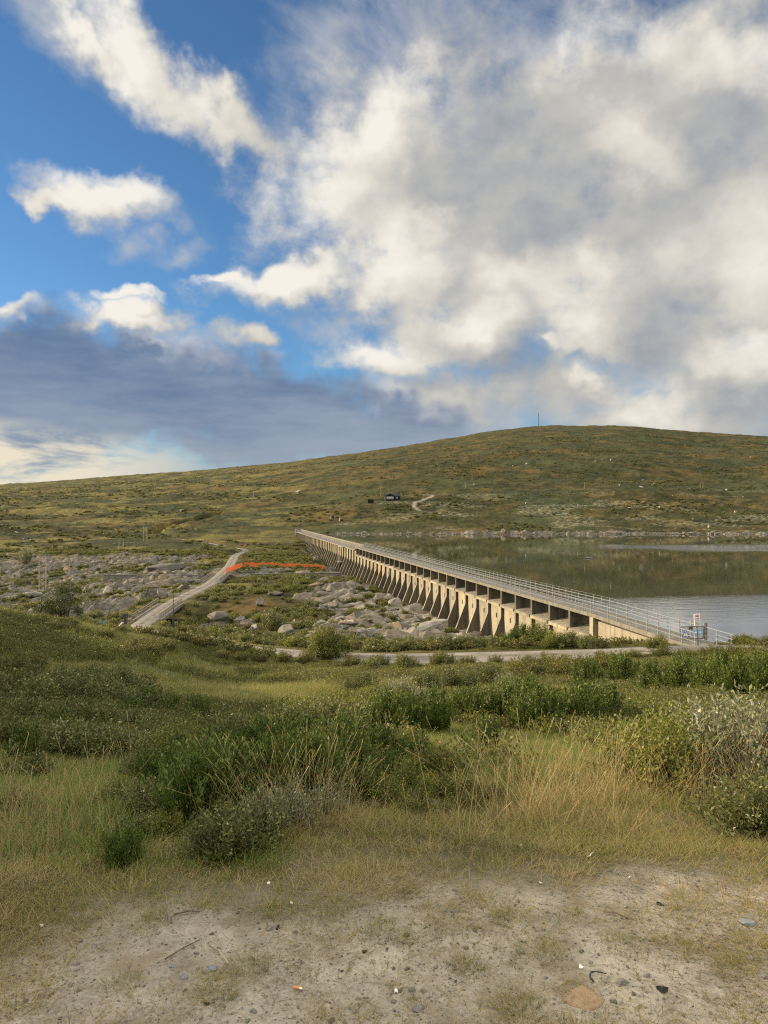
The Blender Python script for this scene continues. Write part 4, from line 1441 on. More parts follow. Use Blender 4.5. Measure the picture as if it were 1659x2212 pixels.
def rock_mesh(name, seed, mat, scale=(1, 1, 0.7), planes=12, rough=0.06, hi=True, lay=0.0):
    g = np.random.default_rng(seed)
    V, F = (_ICO if hi else _ICO3)
    V = V.copy()
    for _ in range(planes):
        n = unit(g.normal(size=3) * np.array([1, 1, 0.9]))
        h = g.uniform(0.40, 0.78)
        d = V @ n
        V = V - np.outer(np.maximum(d - h, 0), n) * 0.985
    V = V * np.array(scale)
    n = unit(V)
    q = fbm(V[:, 0] * 2.3 + V[:, 2] * 1.7 + seed, V[:, 1] * 2.3 - V[:, 2] * 1.1, 4, seed) - 0.5
    q2 = fbm(V[:, 0] * 7 + V[:, 2] * 5 + seed, V[:, 1] * 7 - V[:, 2] * 6, 3, seed + 5) - 0.5
    V = V + n * (q * rough * 3 + q2 * rough)[:, None]
    if lay:
        c = V[:, 2] / 0.16 + V[:, 1] * 1.2 + q * 1.5
        V = V + n * ((np.abs(c - np.floor(c) - 0.5) - 0.25) * lay)[:, None]
    return np_mesh(name, V, None, F, mat, smooth=False)


# ------------------------------------------------------------------ scattering of what nobody could count
def scatter(name, protos, P, rz, sc, idx, label, cat, tilt=None):
    """One object: its points carry copies of the prototype meshes (ground cover)."""
    me = bpy.data.meshes.new(name)
    me.vertices.add(len(P))
    me.vertices.foreach_set('co', np.asarray(P, np.float32).ravel())
    rot = np.zeros((len(P), 3), np.float32)
    rot[:, 2] = rz
    if tilt is not None: rot[:, :2] = tilt
    for k, v, ty in (('rot', rot.ravel(), 'FLOAT_VECTOR'), ('size', np.asarray(sc, np.float32), 'FLOAT'), ('pick', np.asarray(idx, np.int32), 'INT')):
        a = me.attributes.new(k, ty, 'POINT')
        a.data.foreach_set('vector' if ty == 'FLOAT_VECTOR' else 'value', v)
    o = link(name, me)
    coll = bpy.data.collections.new(name + '_kinds')
    for i, pm in enumerate(protos):
        coll.objects.link(bpy.data.objects.new('%s_kind_%02d' % (name, i), pm))
    g = bpy.data.node_groups.new(name, 'GeometryNodeTree')
    g.interface.new_socket('Geometry', in_out='INPUT', socket_type='NodeSocketGeometry')
    g.interface.new_socket('Geometry', in_out='OUTPUT', socket_type='NodeSocketGeometry')
    gi, go = g.nodes.new('NodeGroupInput'), g.nodes.new('NodeGroupOutput')
    ci = g.nodes.new('GeometryNodeCollectionInfo')
    ci.inputs['Collection'].default_value = coll
    ci.inputs['Separate Children'].default_value = True
    ci.inputs['Reset Children'].default_value = True
    ip = g.nodes.new('GeometryNodeInstanceOnPoints')
    ip.inputs['Pick Instance'].default_value = True

    def na(n, ty):
        x = g.nodes.new('GeometryNodeInputNamedAttribute')
        x.data_type = ty
        x.inputs['Name'].default_value = n
        return x.outputs[0]
    e2r = g.nodes.new('FunctionNodeEulerToRotation')
    g.links.new(na('rot', 'FLOAT_VECTOR'), e2r.inputs[0])
    g.links.new(gi.outputs[0], ip.inputs['Points'])
    g.links.new(ci.outputs[0], ip.inputs['Instance'])
    g.links.new(na('pick', 'INT'), ip.inputs['Instance Index'])
    g.links.new(e2r.outputs[0], ip.inputs['Rotation'])
    g.links.new(na('size', 'FLOAT'), ip.inputs['Scale'])
    g.links.new(ip.outputs[0], go.inputs[0])
    md = o.modifiers.new('scatter', 'NODES')
    md.node_group = g
    tag(o, label, cat, kind='stuff')
    return o


def sample(n, y0, y1, seed, wide=0.60, power=2.0):
    """Points over the ground in the view's wedge (and a little beyond it)."""
    g = np.random.default_rng(seed)
    Y = (y0 ** power + (y1 ** power - y0 ** power) * g.random(n)) ** (1 / power)
    X = g.uniform(-1, 1, n) * (wide * Y + 2.2)
    return X, Y, g


def keep_off(X, Y, road=2.2, rock=True, dam=True):
    d, _, _ = road_dist(X, Y)
    k = d > road
    s, n = dam_coords(X, Y)
    k &= ~((n < 0.7) & (n > -3.2) & (s > -19) & (s < 345))
    k &= ~((n < 0.0) & (height(X, Y) < WATER_Z + 0.15))
    if rock: k &= rock_mask(X, Y) < 0.45
    return k


ML = {
    'grass': material('green_grass', mat_leaf((0.055, 0.075, 0.012), (0.300, 0.310, 0.065), (0.33, 0.26, 0.11), 0.35, 0.6, 0.86)),
    'lush': material('lush_grass', mat_leaf((0.055, 0.095, 0.012), (0.215, 0.280, 0.045), (0.20, 0.22, 0.08), 0.35, 0.6, 0.92)),
    'straw': material('dry_straw', mat_leaf((0.20, 0.155, 0.065), (0.46, 0.37, 0.18), (0.34, 0.20, 0.08), 0.3, 0.65, 0.88)),
    'olive': material('olive_grass', mat_leaf((0.095, 0.098, 0.018), (0.40, 0.365, 0.085), (0.42, 0.31, 0.14), 0.35, 0.6, 0.80)),
    'juniper': material('juniper_needles', mat_leaf((0.014, 0.030, 0.006), (0.180, 0.245, 0.045), (0.15, 0.15, 0.05), 0.18, 0.5, 0.95)),
    'willow': material('grey_willow_leaves', mat_leaf((0.026, 0.036, 0.010), (0.270, 0.280, 0.100), (0.38, 0.39, 0.23), 0.25, 0.55, 0.90)),
    'silver': material('silver_willow_leaves', mat_leaf((0.055, 0.066, 0.028), (0.38, 0.385, 0.230), (0.52, 0.53, 0.41), 0.2, 0.5, 0.86)),
    'green': material('green_leaves', mat_leaf((0.026, 0.042, 0.008), (0.280, 0.295, 0.060), (0.36, 0.27, 0.05), 0.3, 0.5, 0.93)),
    'birch': material('dwarf_birch_leaves', mat_leaf((0.024, 0.032, 0.008), (0.225, 0.215, 0.055), (0.34, 0.15, 0.03), 0.25, 0.5, 0.94)),
    'deadgrass': material('dead_grass', mat_leaf((0.105, 0.075, 0.038), (0.29, 0.215, 0.115), (0.42, 0.33, 0.19), 0.15, 0.8, 0.9)),
    'tree': material('tree_leaves', mat_leaf((0.022, 0.034, 0.010), (0.105, 0.120, 0.034), (0.18, 0.16, 0.04), 0.25, 0.5, 0.95)),
    'heath': material('heath_leaves', mat_leaf((0.024, 0.032, 0.008), (0.205, 0.185, 0.055), (0.26, 0.13, 0.05), 0.2, 0.6, 0.90)),
}

# --- ground cover of the near slope
tuft_g = [blade_mesh('tuft', 100 + i, 60, 0.16, 0.16, 0.0036, 0.75, ML['grass']) for i in range(3)]
tuft_o = [blade_mesh('tuft', 110 + i, 60, 0.16, 0.15, 0.0032, 0.85, ML['olive']) for i in range(3)]
tuft_l = [blade_mesh('tuft', 120 + i, 60, 0.15, 0.22, 0.006, 0.6, ML['lush']) for i in range(2)]
tuft_s = [blade_mesh('tuft', 130 + i, 30, 0.10, 0.22, 0.0026, 0.7, ML['straw']) for i in range(3)]
stalk = [blade_mesh('stalks', 140 + i, 9, 0.16, 0.62, 0.0026, 0.42, ML['straw'], 0.8, 5, True) for i in range(3)]
wisp = [blade_mesh('wisp', 150 + i, 26, 0.06, 0.075, 0.0026, 1.1, ML[m]) for i, m in enumerate(('straw', 'olive', 'straw'))]
clump = [shrub('clump', 160 + i, 0.42, 0.22, 80, 11, 0.034, 0.016, ML[m], 0.4, 0.05, 1.1)[0] for i, m in enumerate(('heath', 'heath', 'birch', 'green', 'willow'))]
cover = [shrub('scrub', 170 + i, 0.9, 0.55, 46, 11, 0.16, 0.085, ML[m], 0.4, 0.08, 1.1)[0] for i, m in enumerate(('birch', 'willow', 'green', 'willow', 'heath'))]
far_cover = [shrub('scrub', 180 + i, 1.6, 0.8, 30, 8, 0.42, 0.26, ML[m], 0.4, 0.12, 1.1)[0] for i, m in enumerate(('birch', 'heath', 'willow'))]

STALKS = [hit(x, y) for x, y in ((20, 1800), (60, 1830), (0, 1860), (640, 1800), (690, 1790), (1180, 1760), (1260, 1740), (1330, 1730), (1420, 1740), (1530, 1720), (1600, 1740))]
GREEN_SPOTS = [hit(200, 1860), hit(160, 1850), hit(1090, 1650), hit(250, 1700), hit(1180, 1640), hit(300, 1730), hit(200, 1690), hit(1000, 1650)]


def spot_mask(X, Y, spots, r):
    m = np.zeros(len(X))
    for s in spots:
        m = np.maximum(m, 1 - sst(np.hypot(X - s.x, Y - s.y), r * 0.5, r))
    return m


def lay(name, protos, n, y0, y1, seed, dens, s0, s1, label, cat, power=2.0, road=2.2, tall=None):
    n = int(n * (1.7 if y1 <= 5 else 1.4 if y1 <= 16 else 1.12))
    X, Y, g = sample(n, y0, y1, seed, power=power)
    k = keep_off(X, Y, road) & (g.random(n) < dens(X, Y))
    X, Y = X[k], Y[k]
    Z = height(X, Y)
    m = len(X)
    sc = g.uniform(s0, s1, m) * (1 if tall is None else tall(X, Y))
    return scatter(name, protos, np.stack([X, Y, Z], 1), g.uniform(0, 6.28, m), sc, g.integers(0, len(protos), m), label, cat)


patch = lambda X, Y, s, sd: fbm(X / s, Y / s, 4, sd)
edge_ = lambda X, Y: 2.92 + (fbm(X / 1.1, Y / 1.1, 4, 41) - 0.5) * 1.3 + 0.10 * np.clip(X, -2, 3)
hollow = lambda X, Y: np.maximum(sst(-X / Y, 0.16, 0.30) * sst(Y, 3.5, 4.2), sst(Y, 5.0, 6.5)) * (1 - sst(Y, 13, 18))
meadow = lambda X, Y: sst(Y - edge_(X, Y), -0.25, 0.45)
near_s = lambda X, Y: (1 + 0.5 * sst(Y, 14, 40)) * (1 - 0.55 * sst(Y, 40, 52))
slope_s = lambda X, Y: (1.2 + 0.7 * sst(Y, 14, 40)) * (1 - 0.55 * sst(Y, 40, 52))
short = lambda X, Y: 0.50 + 0.50 * sst(Y, 3.2, 5.5)
lay('meadow_grass', tuft_g, 17000, 2.7, 16, 201, lambda X, Y: meadow(X, Y) * (0.50 + 0.50 * sst(patch(X, Y, 2.2, 1), 0.42, 0.60)), 0.55, 1.2, 'green meadow grass on the slope beyond the gravel', 'grass', 1.5, 2.2, short)
lay('olive_grass', tuft_o, 17000, 2.7, 16, 202, lambda X, Y: meadow(X, Y) * (1 - 0.85 * hollow(X, Y)) * (0.50 + 0.50 * sst(patch(X, Y, 2.6, 2), 0.40, 0.56)), 0.5, 1.1, 'yellowish olive grass along the gravel edge and slope', 'grass', 1.5, 2.2, short)
lay('slope_grass', tuft_g + tuft_o, 30000, 12, 62, 203, lambda X, Y: 0.25 + 0.75 * sst(patch(X, Y, 8, 3), 0.42, 0.58), 0.9, 1.9, 'mixed grass on the long slope down to the road', 'grass', 1.7, 2.6, slope_s)
lay('lush_grass', tuft_l, 26000, 3.4, 24, 204, lambda X, Y: (0.22 * hollow(X, Y) + 0.6 * spot_mask(X, Y, GREEN_SPOTS, 1.3)) * sst(patch(X, Y, 0.8, 21), 0.38, 0.58), 0.5, 1.0, 'fresh green grass in the damp hollows', 'grass')
lay('dry_grass', tuft_s, 9000, 2.7, 9, 205, lambda X, Y: meadow(X, Y) * np.maximum(0.10 * sst(patch(X, Y, 1.5, 4), 0.50, 0.62), 0.25 * spot_mask(X, Y, STALKS, 0.4)), 0.45, 1.0, 'dry straw coloured grass at the gravel edge', 'grass', 1.5)
STALKS_ = [hit(40, 1800), hit(90, 1840), hit(0, 1850), hit(640, 1800), hit(690, 1790), hit(1180, 1760), hit(1260, 1740), hit(1330, 1730), hit(1420, 1740), hit(1530, 1720), hit(1600, 1740)]
lay('tall_stalks', stalk, 6500, 3.4, 7.5, 206, lambda X, Y: 0.010 + 0.30 * spot_mask(X, Y, STALKS, 0.5), 0.45, 1.0, 'tall pale grass stalks with seed heads', 'grass', 1.5)
lay('gravel_wisps', wisp, 16000, 2.1, 4.4, 207, lambda X, Y: 0.05 + (0.35 + 0.65 * sst(Y, 2.3, 3.2)) * sst(patch(X, Y, 0.55, 6), 0.45, 0.58) + 0.3 * sst(patch(X, Y, 0.25, 9), 0.55, 0.64), 0.4, 1.35, 'thin dry grass wisps growing through the gravel', 'grass', 1.0)
lay('heath_cover', clump, 26000, 4.6, 62, 208, lambda X, Y: (0.35 + 0.65 * sst(Y, 9, 14)) * sst(Y, 4.6, 7) * sst(patch(X, Y, 5.5, 7), 0.43, 0.56) * (1 - 0.9 * spot_mask(X, Y, GREEN_SPOTS, 1.6)), 0.6, 1.5, 'low heather and bilberry cover on the slope', 'ground cover', 1.7, 3.0, near_s)
lay('valley_scrub', cover, 34000, 60, 330, 209, lambda X, Y: 0.05 + 0.95 * sst(patch(X, Y, 16, 8), 0.42, 0.58), 0.5, 1.5, 'low willow and birch scrub across the valley floor', 'ground cover', 1.6, 3.2)
lay('hillside_scrub', far_cover, 17000, 320, 1300, 210, lambda X, Y: 0.02 + 0.98 * sst(patch(X, Y, 45, 9), 0.49, 0.64), 0.4, 1.4, 'sparse scrub over the far hillside', 'ground cover', 1.1, 3.5)

# --- dead straw lying flat
lit_p = [blade_mesh('straw_bits', 190 + i, 14, 0.10, 0.10, 0.0026, 3.2, ML[m], 0.0, 2) for i, m in enumerate(('straw', 'deadgrass', 'deadgrass'))]
lay('straw_litter', lit_p, 14000, 2.0, 4.6, 211, lambda X, Y: 0.12 + 0.9 * sst(patch(X, Y, 0.7, 12), 0.44, 0.60), 0.4, 1.1, 'dead brown straw lying over the gravel', 'grass litter', 1.0)
TUSS = [hit(595, 1975), hit(450, 1960), hit(1220, 1985), hit(1100, 1990), hit(960, 2020), hit(885, 2035), hit(1430, 2040), hit(690, 2190), hit(880, 2140), hit(1010, 2090), hit(300, 2010), hit(1590, 2090), hit(820, 2010), hit(150, 2040), hit(540, 2090), hit(1340, 2040), hit(1180, 2060), hit(60, 1960), hit(210, 1990), hit(350, 1985), hit(730, 1960), hit(1030, 1950), hit(1500, 1960), hit(1640, 2060), hit(470, 2150), hit(250, 2130), hit(1110, 2170)]
lay('grass_tufts', tuft_o + tuft_g + tuft_s, 60000, 2.0, 4.2, 212, lambda X, Y: 0.16 * spot_mask(X, Y, TUSS, 0.06), 0.22, 0.46, 'small grass tufts rooted in the gravel', 'grass', 1.0)

# --- gravel crumbs
M['gravel_stone'] = material('grey_gravel_stone', mat_boulder((0.30, 0.285, 0.26), (0.27, 0.24, 0.20)))
peb = [rock_mesh('pebble', 300 + i, M[m], (1, 0.8, 0.55), 9, 0.05, False) for i, m in enumerate(('gravel_stone', 'boulder_pale', 'boulder', 'gravel_stone'))]
X, Y, g = sample(28000, 2.0, 5.0, 220, power=1.0)
k = (g.random(len(X)) < 1 - 0.8 * meadow(X, Y))
X, Y = X[k], Y[k]
scatter('gravel_pebbles', peb, np.stack([X, Y, height(X, Y) + 0.001], 1), g.uniform(0, 6.28, len(X)), np.exp(g.normal(math.log(0.0030), 0.62, len(X))), g.integers(0, 4, len(X)),
        'loose small stones and crumbs in the grey gravel', 'gravel')


# ------------------------------------------------------------------ single shrubs
def make_kind(name, seeds, mat, label_kind, **kw):
    out = []
    for sd in seeds:
        f, b = shrub('foliage', sd, kw['R'], kw['H'], kw['stems'], kw['per'], kw['L'], kw['Wd'], ML[mat], kw.get('upright', .5), kw.get('spread', .06), kw.get('ang', .9), kw.get('t0', .3),
                     kw.get('lobes', 5), M['bark'], kw.get('woodr', .008))
        out.append((f, b))
    return out


KINDS = {
    'juniper_bush': make_kind('juniper', (401, 402, 403), 'juniper', '', R=0.62, H=0.85, stems=150, per=58, L=0.062, Wd=0.020, upright=0.62, spread=0.030, ang=0.62, t0=0.22, lobes=4),
    'willow_bush': make_kind('willow', (411, 412, 413), 'willow', '', R=0.75, H=0.72, stems=120, per=46, L=0.060, Wd=0.026, upright=0.40, spread=0.055, ang=1.0, t0=0.35, lobes=3),
    'silver_willow': make_kind('silver', (421, 422), 'silver', '', R=0.70, H=0.95, stems=84, per=34, L=0.068, Wd=0.022, upright=0.55, spread=0.045, ang=0.85, t0=0.35, lobes=3),
    'leafy_bush': make_kind('green', (431, 432, 433), 'green', '', R=0.70, H=0.80, stems=125, per=46, L=0.048, Wd=0.026, upright=0.50, spread=0.06, ang=1.0, t0=0.3, lobes=5),
    'dwarf_birch': make_kind('birch', (441, 442), 'birch', '', R=0.70, H=0.62, stems=130, per=44, L=0.038, Wd=0.030, upright=0.45, spread=0.06, ang=1.0, t0=0.3, lobes=5),
}
CAT = {'juniper_bush': 'juniper', 'willow_bush': 'willow', 'silver_willow': 'willow', 'leafy_bush': 'bush', 'dwarf_birch': 'dwarf birch'}
_first = {}


def plant(kind, p, size, label, group, rz=None, squash=1.0):
    """p is a ground point; the first of each shape is built, later ones are copies with their parts."""
    g = RNG
    v = int(g.integers(0, len(KINDS[kind])))
    rz = float(g.uniform(0, 6.28)) if rz is None else rz
    key = (kind, v)
    if key not in _first:
        o = empty(kind)
        f, b = KINDS[kind][v]
        link('foliage', f, o)
        link('branches', b, o)
        _first[key] = o
    else:
        o = copy_tree(_first[key])
    o.location = (p.x, p.y, p.z - 0.04)
    o.rotation_euler = (0, 0, rz)
    o.scale = (size * g.uniform(0.9, 1.45), size * g.uniform(0.9, 1.3), size * squash)
    tag(o, label, CAT[kind], group)
    if not group and 'group' in o: del o['group']
    return o


# (kind, column, row of the base, height in rows) as seen in the photograph; the ground gives the distance
def plants(rows, label, group):
    for kind, px, py, hpx, *rest in rows:
        p = hit(px, py)
        H = {'juniper_bush': 0.85, 'willow_bush': 0.72, 'silver_willow': 0.95, 'leafy_bush': 0.80, 'dwarf_birch': 0.62}[kind]
        size = (hpx / F_PX * p.y) / H * (1.0 if p.y < 14 else 1.1)
        plant(kind, p, size, label if isinstance(label, str) else label[0], group, squash=rest[0] if rest else 1.0)


J, W_, S_, L_, B_ = 'juniper_bush', 'willow_bush', 'silver_willow', 'leafy_bush', 'dwarf_birch'
plants([(J, 1030, 1570, 82), (J, 1095, 1578, 95), (J, 1165, 1588, 100), (J, 1235, 1586, 98), (J, 1300, 1574, 88), (J, 1130, 1560, 82), (J, 1265, 1560, 76)],
       'upright dark green juniper in the long hedge-like clump right of centre', 'junipers in the clump right of centre')
plants([(J, 830, 1580, 84), (J, 885, 1584, 88), (J, 945, 1580, 84), (J, 985, 1560, 66)], 'dark juniper left of the long clump, above the hollow', 'junipers above the green hollow')
plants([(J, 420, 1785, 165), (J, 500, 1760, 150), (J, 585, 1745, 140), (J, 670, 1725, 135), (J, 750, 1700, 120), (J, 820, 1668, 96), (J, 400, 1710, 110), (J, 470, 1690, 110), (J, 560, 1675, 112),
        (J, 640, 1655, 105), (J, 720, 1635, 96), (J, 790, 1620, 90), (J, 860, 1700, 80), (J, 780, 1740, 95), (J, 900, 1660, 75), (J, 460, 1740, 140), (J, 620, 1700, 120)],
       'spreading dark juniper in the thicket at lower centre', 'junipers of the central thicket')
plants([(L_, 540, 1705, 95), (L_, 690, 1665, 90), (L_, 800, 1690, 80), (L_, 880, 1640, 70), (W_, 500, 1640, 90), (W_, 610, 1610, 80), (W_, 700, 1590, 75), (L_, 940, 1690, 80), (L_, 870, 1720, 80), (B_, 980, 1740, 70), (L_, 640, 1575, 70), (L_, 940, 1740, 70), (L_, 840, 1745, 70), (L_, 600, 1640, 90), (B_, 1050, 1740, 55), (L_, 370, 1660, 90), (W_, 300, 1690, 60), (L_, 1140, 1705, 54), (B_, 1010, 1760, 56), (B_, 900, 1765, 50)],
       'leafy green bush growing among the central junipers', 'leafy bushes in the central thicket')
plants([(W_, 480, 1850, 110), (S_, 570, 1815, 120), (S_, 640, 1790, 105), (W_, 540, 1830, 90), (S_, 700, 1770, 85), (W_, 760, 1740, 80)], 'low grey-green willow in front of the central thicket', 'willows in front of the thicket')
plants([(J, 265, 1868, 92)], 'small lone juniper at lower left beside the green tussock', None)
plants([(J, 1050, 1622, 70)], 'small juniper with reddish twigs at the edge of the green hollow', None)
plants([(L_, 1370, 1690, 120), (L_, 1430, 1705, 150), (L_, 1480, 1690, 150), (L_, 1400, 1650, 95), (L_, 1340, 1650, 60), (L_, 1520, 1660, 120)], 'yellow-green bush at right before the silvery willow', 'yellow-green bushes at right')
plants([(S_, 1560, 1700, 185), (S_, 1630, 1720, 205), (S_, 1500, 1650, 120), (S_, 1660, 1680, 170), (S_, 1590, 1650, 130), (W_, 1640, 1800, 130)], 'tall silvery willow at the right edge', 'silvery willows at the right edge')
plants([(J, 1270, 1490, 56), (J, 1340, 1486, 62), (J, 1410, 1500, 58), (J, 1470, 1502, 66), (J, 1530, 1510, 74), (J, 1600, 1515, 80), (J, 1655, 1520, 84), (J, 1560, 1480, 60), (J, 1640, 1480, 60), (J, 1480, 1465, 48)],
       'dark juniper in the belt below the dam sign', 'junipers in the belt at right')
plants([(B_, 1130, 1470, 40), (B_, 1200, 1475, 44), (B_, 1240, 1462, 40), (B_, 1300, 1455, 40), (B_, 1180, 1450, 34), (W_, 1050, 1480, 40), (W_, 980, 1490, 44), (W_, 920, 1500, 44), (S_, 860, 1520, 52), (S_, 910, 1535, 50), (S_, 1090, 1500, 40),
        (W_, 780, 1500, 40), (W_, 960, 1440, 28), (W_, 870, 1447, 28), (W_, 800, 1452, 28)],
       'low brownish green bush on the middle slope', 'low bushes on the middle slope')
plants([(W_, x, y, h) for x, y, h in ((20, 1520, 60), (60, 1540, 64), (110, 1525, 60), (160, 1535, 62), (210, 1520, 60), (255, 1535, 58), (300, 1545, 56), (350, 1560, 58), (400, 1575, 52), (40, 1580, 70), (100, 1590, 72), (165, 1585, 70),
                                       (230, 1590, 70), (290, 1600, 66), (345, 1605, 62), (20, 1625, 76), (85, 1635, 76), (150, 1640, 78), (210, 1640, 74), (270, 1645, 70), (330, 1650, 70), (200, 1485, 44), (260, 1490, 44), (140, 1490, 44), (60, 1490, 50), (300, 1500, 40))],
       'grey-green willow in the broad thicket on the left slope', 'willows of the left thicket')
plants([(J, 380, 1568, 62), (J, 430, 1570, 60), (J, 330, 1555, 56), (J, 280, 1570, 60), (J, 60, 1650, 80), (J, 130, 1610, 74)], 'dark juniper among the grey willows on the left slope', 'junipers in the left thicket')
plants([(B_, 15, 1480, 60), (B_, 60, 1455, 40), (B_, 120, 1370, 26), (B_, 40, 1400, 30), (B_, 180, 1375, 20), (B_, 230, 1380, 20), (B_, 320, 1420, 30), (B_, 360, 1410, 28), (B_, 300, 1405, 22), (B_, 90, 1345, 18), (B_, 260, 1368, 16)],
       'dark low birch scrub on the hillock at left', 'low birch scrub on the left hillock')
plants([(W_, x, y, h) for x, y, h in ((745, 1402, 22), (800, 1404, 20), (860, 1404, 24), (905, 1402, 18), (960, 1402, 26), (1010, 1403, 26), (1060, 1402, 24), (650, 1395, 20), (580, 1388, 18), (520, 1380, 16), (1230, 1400, 30), (1262, 1402, 24), (1300, 1401, 18), (1000, 1398, 22), (930, 1399, 22))],
       'pale green willow along the far verge of the road', 'willows along the far road verge')
plants([(J, 1130, 1398, 40), (J, 1105, 1398, 30), (L_, 1165, 1400, 44), (L_, 1195, 1401, 30), (L_, 1425, 1402, 26), (L_, 1405, 1402, 20), (J, 820, 1396, 20), (J, 780, 1394, 18), (L_, 885, 1396, 22)],
       'dark green bush beside the near bays of the dam', 'bushes at the foot of the near dam bays')
plants([(L_, 710, 1424, 64), (W_, 700, 1425, 40)], 'slender tall bush standing at the near road verge left of centre', 'tall bush at the near verge')
plants([(B_, x, y, h) for x, y, h in ((480, 1424, 18), (520, 1428, 18), (560, 1430, 18), (610, 1432, 22), (660, 1434, 20), (760, 1440, 22), (820, 1440, 22), (880, 1442, 22), (950, 1440, 24), (1010, 1440, 20), (1070, 1438, 20), (1140, 1436, 18), (1220, 1432, 16), (1300, 1428, 18), (1370, 1424, 18), (1430, 1424, 24), (1480, 1426, 22),
                                       (1540, 1428, 30), (1590, 1432, 36), (1640, 1434, 38))],
       'low dark bush along the near verge of the road', 'low bushes along the near road verge')
plants([(B_, 1600, 1398, 22), (L_, 1630, 1400, 18), (B_, 1655, 1400, 22), (L_, 1608, 1402, 26)], 'scrubby bush on the lake bank right of the walkway', 'bushes on the lake bank')
plants([(W_, 443, 1190, 14)], 'bright green bush beside the road before the crest', None)
plants([(W_, 590, 1362, 34), (W_, 560, 1350, 20), (W_, 640, 1345, 18)], 'pale willow on the bank of the stream below the road', 'willows on the stream bank')
plants([(S_, 60, 1222, 26)], 'small pale birch among the far left rocks', None)


plants([(W_, 60, 1690, 64), (L_, 250, 1740, 60), (W_, 330, 1760, 80), (J, 330, 1700, 84), (B_, 20, 1760, 60), (W_, 300, 1810, 60), (L_, 360, 1810, 70)],
       'low bush in the damp hollow at lower left', 'bushes of the lower left hollow')


# the round tree behind the left hillock
def tree():
    Y = 96
    p = at(138, CY, Y)
    z = hz(p.x, p.y)
    top = (CY - 1258) / F_PX * Y
    H = top - z
    g = empty('willow_tree', (p.x, p.y, z))
    tag(g, 'round dark green willow tree half hidden behind the left hillock', 'tree')
    m = MB()
    rnd = random.Random(9)
    for k in range(7):
        a, r = k * 0.9, rnd.uniform(0.5, 1.7)
        m.tube([(0.15 * math.cos(a), 0.15 * math.sin(a), -0.5), (r * 0.4 * math.cos(a), r * 0.4 * math.sin(a), H * 0.35), (r * math.cos(a), r * math.sin(a), H * 0.72)], 0.10, 6, 0.03)
    m.build('trunk', M['bark'], g)
    g2 = np.random.default_rng(77)
    C = []
    for k in range(30):
        v = unit(g2.normal(size=3)) * g2.uniform(0.3, 1) ** 0.5
        c = np.array([v[0] * 3.0, v[1] * 2.4, H * 0.66 + v[2] * H * 0.27])
        C.append((c, g2.uniform(0.5, 0.95)))
    C += [(np.array([-3.3, 0, H * 0.50]), 0.9), (np.array([-4.2, 0.3, H * 0.44]), 0.8), (np.array([-1.9, 0.3, H * 0.5]), 0.8), (np.array([2.2, 0.2, H * 0.42]), 0.8)]
    P, D, tn = [], [], []
    for c, r in C:
        n = 520
        v = unit(g2.normal(size=(n, 3)))
        P.append(c + v * r * (g2.random((n, 1)) ** 0.45))
        D.append(v + g2.normal(0, .8, (n, 3)) + np.array([0, 0, 0.3]))
        tn.append(np.clip(g2.random(n) * 0.6 + g2.random() * 0.4, 0, 1))
    V, Q = leaf_quads(np.concatenate(P), np.concatenate(D), 0.14, 0.07, g2)
    link('crown', np_mesh('crown', V, Q, None, ML['tree'], {'tone': np.repeat(np.concatenate(tn), 4)}), g)


tree()


# ------------------------------------------------------------------ rocks
BOULD = {k: [rock_mesh(k, 500 + 20 * j + i, M[mm], sc, 12, 0.06, True, ly) for i in range(4)] for j, (k, mm, sc, ly) in enumerate((
    ('boulder', 'boulder', (1, 0.85, 0.72), 0.0), ('pale_boulder', 'boulder_pale', (1, 0.85, 0.66), 0.0),
    ('rock_slab', 'boulder_red', (1.7, 0.75, 0.52), 0.10), ('grey_slab', 'boulder', (1.7, 0.75, 0.5), 0.12), ('pale_slab', 'boulder_pale', (1.7, 0.75, 0.42), 0.14)))}


def rock(kind, x, y, size, label, cat='boulder', group=None, sink=0.3, rz=None, tilt=None, squash=1.0, z=None):
    g = RNG
    me = BOULD[kind][int(g.integers(0, 4))]
    o = link(kind, me)
    gz = hz(x, y) if z is None else z
    o.location = (x, y, gz + size * 0.5 * squash - size * sink)
    o.rotation_euler = (g.uniform(-.2, .2), g.uniform(-.2, .2), g.uniform(0, 6.28)) if rz is None else (*(tilt or (0, 0)), rz)
    o.scale = (size, size, size * squash)
    return tag(o, label, cat, group)


def rock_px(kind, px, py, wpx, label, cat='boulder', group=None, Y=None, **kw):
    p = hit(px, py) if Y is None else at(px, CY, Y)
    return rock(kind, p.x, p.y, min(4.0 if p.y < 300 else 2.0, wpx / F_PX * p.y / 2 / (1.6 if 'slab' in kind else 0.95)), label, cat, group, **kw)


# single rocks of the valley
rock_px('boulder', 625, 1368, 54, 'big grey rounded boulder standing at the edge of the stream pool', Y=107, sink=0.1)
rock_px('pale_boulder', 551, 1362, 34, 'low pale boulder in the grass left of the big grey boulder', Y=112)
rock_px('boulder', 562, 1318, 26, 'dark upright rock on top of the boulder heap above the pool', Y=135, squash=1.3, sink=0.0)
rock_px('grey_slab', 472, 1338, 72, 'broad grey whaleback slab right of the near bridge', 'rock slab', Y=124, rz=0.3)
rock_px('grey_slab', 596, 1280, 54, 'dark mounded rock in the turf between the bridge and the dam', 'rock slab', Y=150, rz=0.2)
rock_px('pale_boulder', 263, 1340, 20, 'white boulder beside the dark post at the bridge end', Y=117, sink=0.1)
rock_px('pale_boulder', 282, 1343, 14, 'small white boulder between the post and the bridge rail', Y=117, sink=0.1)
rock_px('grey_slab', 430, 1253, 62, 'long rock hump left of the farther bridge', 'rock slab', Y=190, rz=0.5, sink=0.1)
